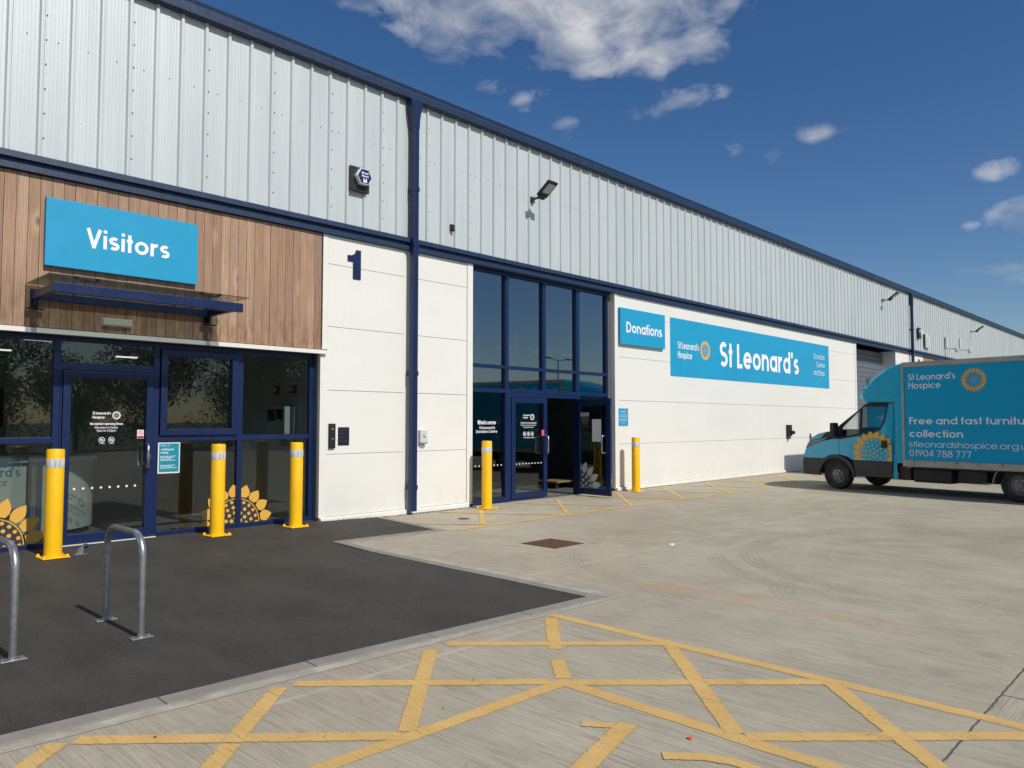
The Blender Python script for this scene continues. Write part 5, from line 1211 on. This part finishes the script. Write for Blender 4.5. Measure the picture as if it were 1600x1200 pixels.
    # sunflower on door
    sunflower((-.945, HS+.0008, .855), U_, N_, .50, v, m_gold, m_gold, None, npet=18, clips=((1, -.165, False), (0, .40, True)), disc=.63, dots=(1, 6, 11, 16), dr=.042)
    # chassis
    mb = MB(); mb.box(-5.7, .3, .32, .42, .40, .60); mb.box(-5.7, .3, -.42, -.32, .40, .60); mb.build('chassis_rail', m_chassis, v)
    mb = MB(); mb.box(-5.7, -1.5, -.95, .95, .56, .62); mb.build('floor_bearers', m_chassis, v)
    mb = MB(); mb.box(-2.55, -1.75, .45, .93, .27, .56); mb.build('fuel_tank', m_chassis, v, bevel=.04)
    mb = MB(); mb.box(-3.2, -2.65, .5, .90, .30, .56); mb.build('battery_box', m_chassis, v, bevel=.02)
    mb = MB(); mb.box(-1.72, -1.45, .4, .95, .30, .60); mb.build('step_box', m_chassis, v, bevel=.02)
    mb = MB(); mb.tube([(-3.3, .93, .33), (-3.12, .93, .33)], .008, 8); mb.build('side_bar', m_alu, v)
    mb = MB(); mb.box(-3.25, -2.6, -.9, -.45, .28, .56); mb.build('tool_box', m_chassis, v, bevel=.02)
    mb = MB(); mb.box(-1.78, -1.68, 1.01, 1.03, .565, .59); mb.build('side_marker', m_orange, v)
    mb = MB(); mb.tube([(-.03, -.8, .33), (-.03, .8, .33)], .05, 8); mb.tube([(-3.78, -.8, .33), (-3.78, .8, .33)], .06, 8); mb.build('axle', m_chassis, v)
    for cx in (-.03, -3.78):
        for sg in (1, -1):
            w = empty('wheel', (cx, sg*.86, .335)); w.parent = v
            T_ = .105; Rr = .335
            mb = MB(); mb.lathe([(.205, -T_*.9), (.25, -T_), (.30, -T_), (Rr-.015, -T_*.85), (Rr, -T_*.6), (Rr-.008, -T_*.35), (Rr-.008, -T_*.32), (Rr, -T_*.3), (Rr, 0), (Rr-.008, .005), (Rr, .012), (Rr, T_*.6), (Rr-.015, T_*.85), (.30, T_), (.25, T_), (.205, T_*.9)], (0, 0, 0), 'y', 48); mb.build('tyre', m_rubber, w, smooth=35)
            s_ = sg
            mb = MB(); mb.lathe([(.205, s_*T_*.9), (.20, s_*T_*.95), (.185, s_*T_*.6), (.17, s_*T_*.35), (.14, s_*T_*.25), (.125, s_*T_*.55), (.075, s_*T_*.6), (.07, s_*T_*.95), (.0001, s_*T_*1.0)], (0, 0, 0), 'y', 32); mb.build('rim', m_rim, w, smooth=30)
            mb = MB()
            for i in range(6): mb.lathe([(.011, 0), (.011, s_*.016), (.0001, s_*.018)], (.10*math.cos(R(60*i)), s_*T_*.6, .10*math.sin(R(60*i))), 'y', 8)
            mb.build('wheel_nuts', m_steel, w)
    for sg in (1, -1):  # rear mudguards
        mb = MB(); P = [(-3.78+.44*math.cos(R(a)), .33+.44*math.sin(R(a))) for a in range(0, 181, 12)]+[(-3.78+.415*math.cos(R(a)), .33+.415*math.sin(R(a))) for a in range(180, -1, -12)]
        P = [(a, min(b, .595)) for a, b in P]; mb.prism(P, lambda a, b, q: (a, sg*q, b), .74, 1.0); mb.build('mudguard', m_dkgrey, v)
        mb = MB(); mb.tube([(-3.78+.445*math.cos(R(a)), sg*1.0, .33+.445*math.sin(R(a))) for a in range(0, 38, 6)], .008, 6); mb.build('mudguard_edge', m_alu, v)
    mb = MB(); mb.box(-5.9, -5.75, -.95, .95, .42, .56); mb.build('rear_step', m_chassis, v)
    return v
v1 = van()
fw = Vector((.17726, .98416, 0)); lt = Vector((.98416, -.17726, 0))
vo_ = Vector((18.0, -3.03, 0))+lt*1.0
v1.location = vo_; v1.rotation_euler = (0, 0, math.atan2(fw.y, fw.x))
tag(v1, 'blue luton van with Free and fast furniture collection lettering, nose towards the wall', 'van')
v2 = copy_tree(v1); v2.location = (23.15, -8.1, 0); v2.rotation_euler = (0, 0, R(-90))
tag(v2, 'second blue luton van backed to the wall, only its box corner showing behind the first', 'van')
# post beyond
pm = tag(empty('low_wall_light', (24.0, -.0, 1.12)), 'tiny grey stub fixed to the wall just above the shadow', 'fitting')
mb = MB(); mb.box(-.04, .04, -.05, -.0005, -.16, .0); mb.build('body', m_greymetal, pm, bevel=.008); mb = MB(); mb.box(-.02, .02, -.03, -.008, .0, .06); mb.build('cap', m_dkgrey, pm)

# ------------------------------------------------------------------ behind the camera: trees and a street lamp, seen in the glass
def tree(h, r, seed):
    random.seed(seed); t = empty('tree', (0, 0, 0))
    mb = MB(); mb.tube([(0, 0, -.1), (.05, .02, h*.2), (-.04, .05, h*.45), (.05, 0, h*.8)], [.2, .16, .11, .03], 10)
    cl = []
    for i in range(16):
        a = random.uniform(0, 6.28); z0 = h*random.uniform(.08, .6); rr = r*random.uniform(.5, .85); z1 = z0+h*random.uniform(.1, .35)
        e = Vector((math.cos(a)*rr, math.sin(a)*rr, z1)); mb.tube([(0, 0, z0), e*.5+Vector((0, 0, z0*.5)), e], [.07, .05, .015], 6); cl.append((e, r*random.uniform(.3, .48)))
    for i in range(16):
        a = random.uniform(0, 6.28); q = random.uniform(0, .6)*r; cl.append((Vector((math.cos(a)*q, math.sin(a)*q, h*random.uniform(.12, .93))), r*random.uniform(.28, .42)))
    mb.build('trunk', m_bark, t, smooth=60)
    mb = MB()
    for c, s in cl:
        for j in range(330):
            d = Vector((random.gauss(0, 1), random.gauss(0, 1), random.gauss(0, .8))); d = d.normalized()*s*random.uniform(.4, 1.08)
            p = c+d; u = Vector((random.gauss(0, 1), random.gauss(0, 1), random.gauss(0, 1))).normalized(); w = u.orthogonal().normalized(); l = random.uniform(.06, .13)
            mb.add([p-u*l, p+w*l*.5, p+u*l, p-w*l*.5], [(0, 1, 2, 3)])
    mb.build('crown', m_leaf, t, recalc=False); return t
ta, tb = tree(6.6, 2.9, 21), tree(7.6, 3.2, 33)
spots = [(6, -37, ta, 1.0), (10.4, -36, tb, .92), (18.2, -37, ta, 1.08), (22.4, -35.5, tb, 1.12), (27, -37, ta, 1.2), (31.5, -36, tb, 1.0), (1.5, -36, tb, 1.0), (-5, -37, ta, 1.1), (36.5, -38, ta, .8), (14.4, -38, tb, .72)]
used = set()
for x, y, src, s in spots:
    o = src if id(src) not in used else copy_tree(src); used.add(id(src))
    o.location = (x, y, 0); o.scale = (s, s, s); o.rotation_euler = (0, 0, x*1.3); tag(o, "leafy tree across the yard, seen only as a dark reflection in the visitors' glazing", 'tree', 'trees reflected in the glass')
lp_ = tag(empty('street_lamp', (53.5, -35, 0)), 'tall twin-arm street lamp reflected in the tall entrance glazing', 'street lamp')
mb = MB(); mb.tube([(0, 0, 0), (0, 0, 7.2)], [.09, .06], 10); mb.build('column', m_galv, lp_, smooth=60)
mb = MB(); mb.tube([(-1.2, 0, 7.3), (0, 0, 7.15), (1.2, 0, 7.3)], .04, 8); mb.build('arm', m_galv, lp_, smooth=60)
for s in (-1, 1):
    mb = MB(); mb.box(s*1.5-.35, s*1.5+.35, -.14, .14, 7.27, 7.37); mb.build('lantern', m_dkgrey, lp_, bevel=.03)
ob = tag(empty('far_warehouse', (40, -60, 0)), 'low grey warehouse across the road, mirrored in the entrance glass', 'building')
mb = MB(); mb.box(0, 60, -12, 0, 0, 5.0); mb.build('wall', m_rolldoor, ob); mb = MB(); mb.box(-.3, 60.3, -12.3, .3, 5.0, 5.4); mb.build('roof_edge', m_white, ob)
for i in range(6):
    mb = MB(); mb.box(5+i*9, 9+i*9, .002, .08, 0, 3.6); mb.build('shutter', m_greymetal, ob)
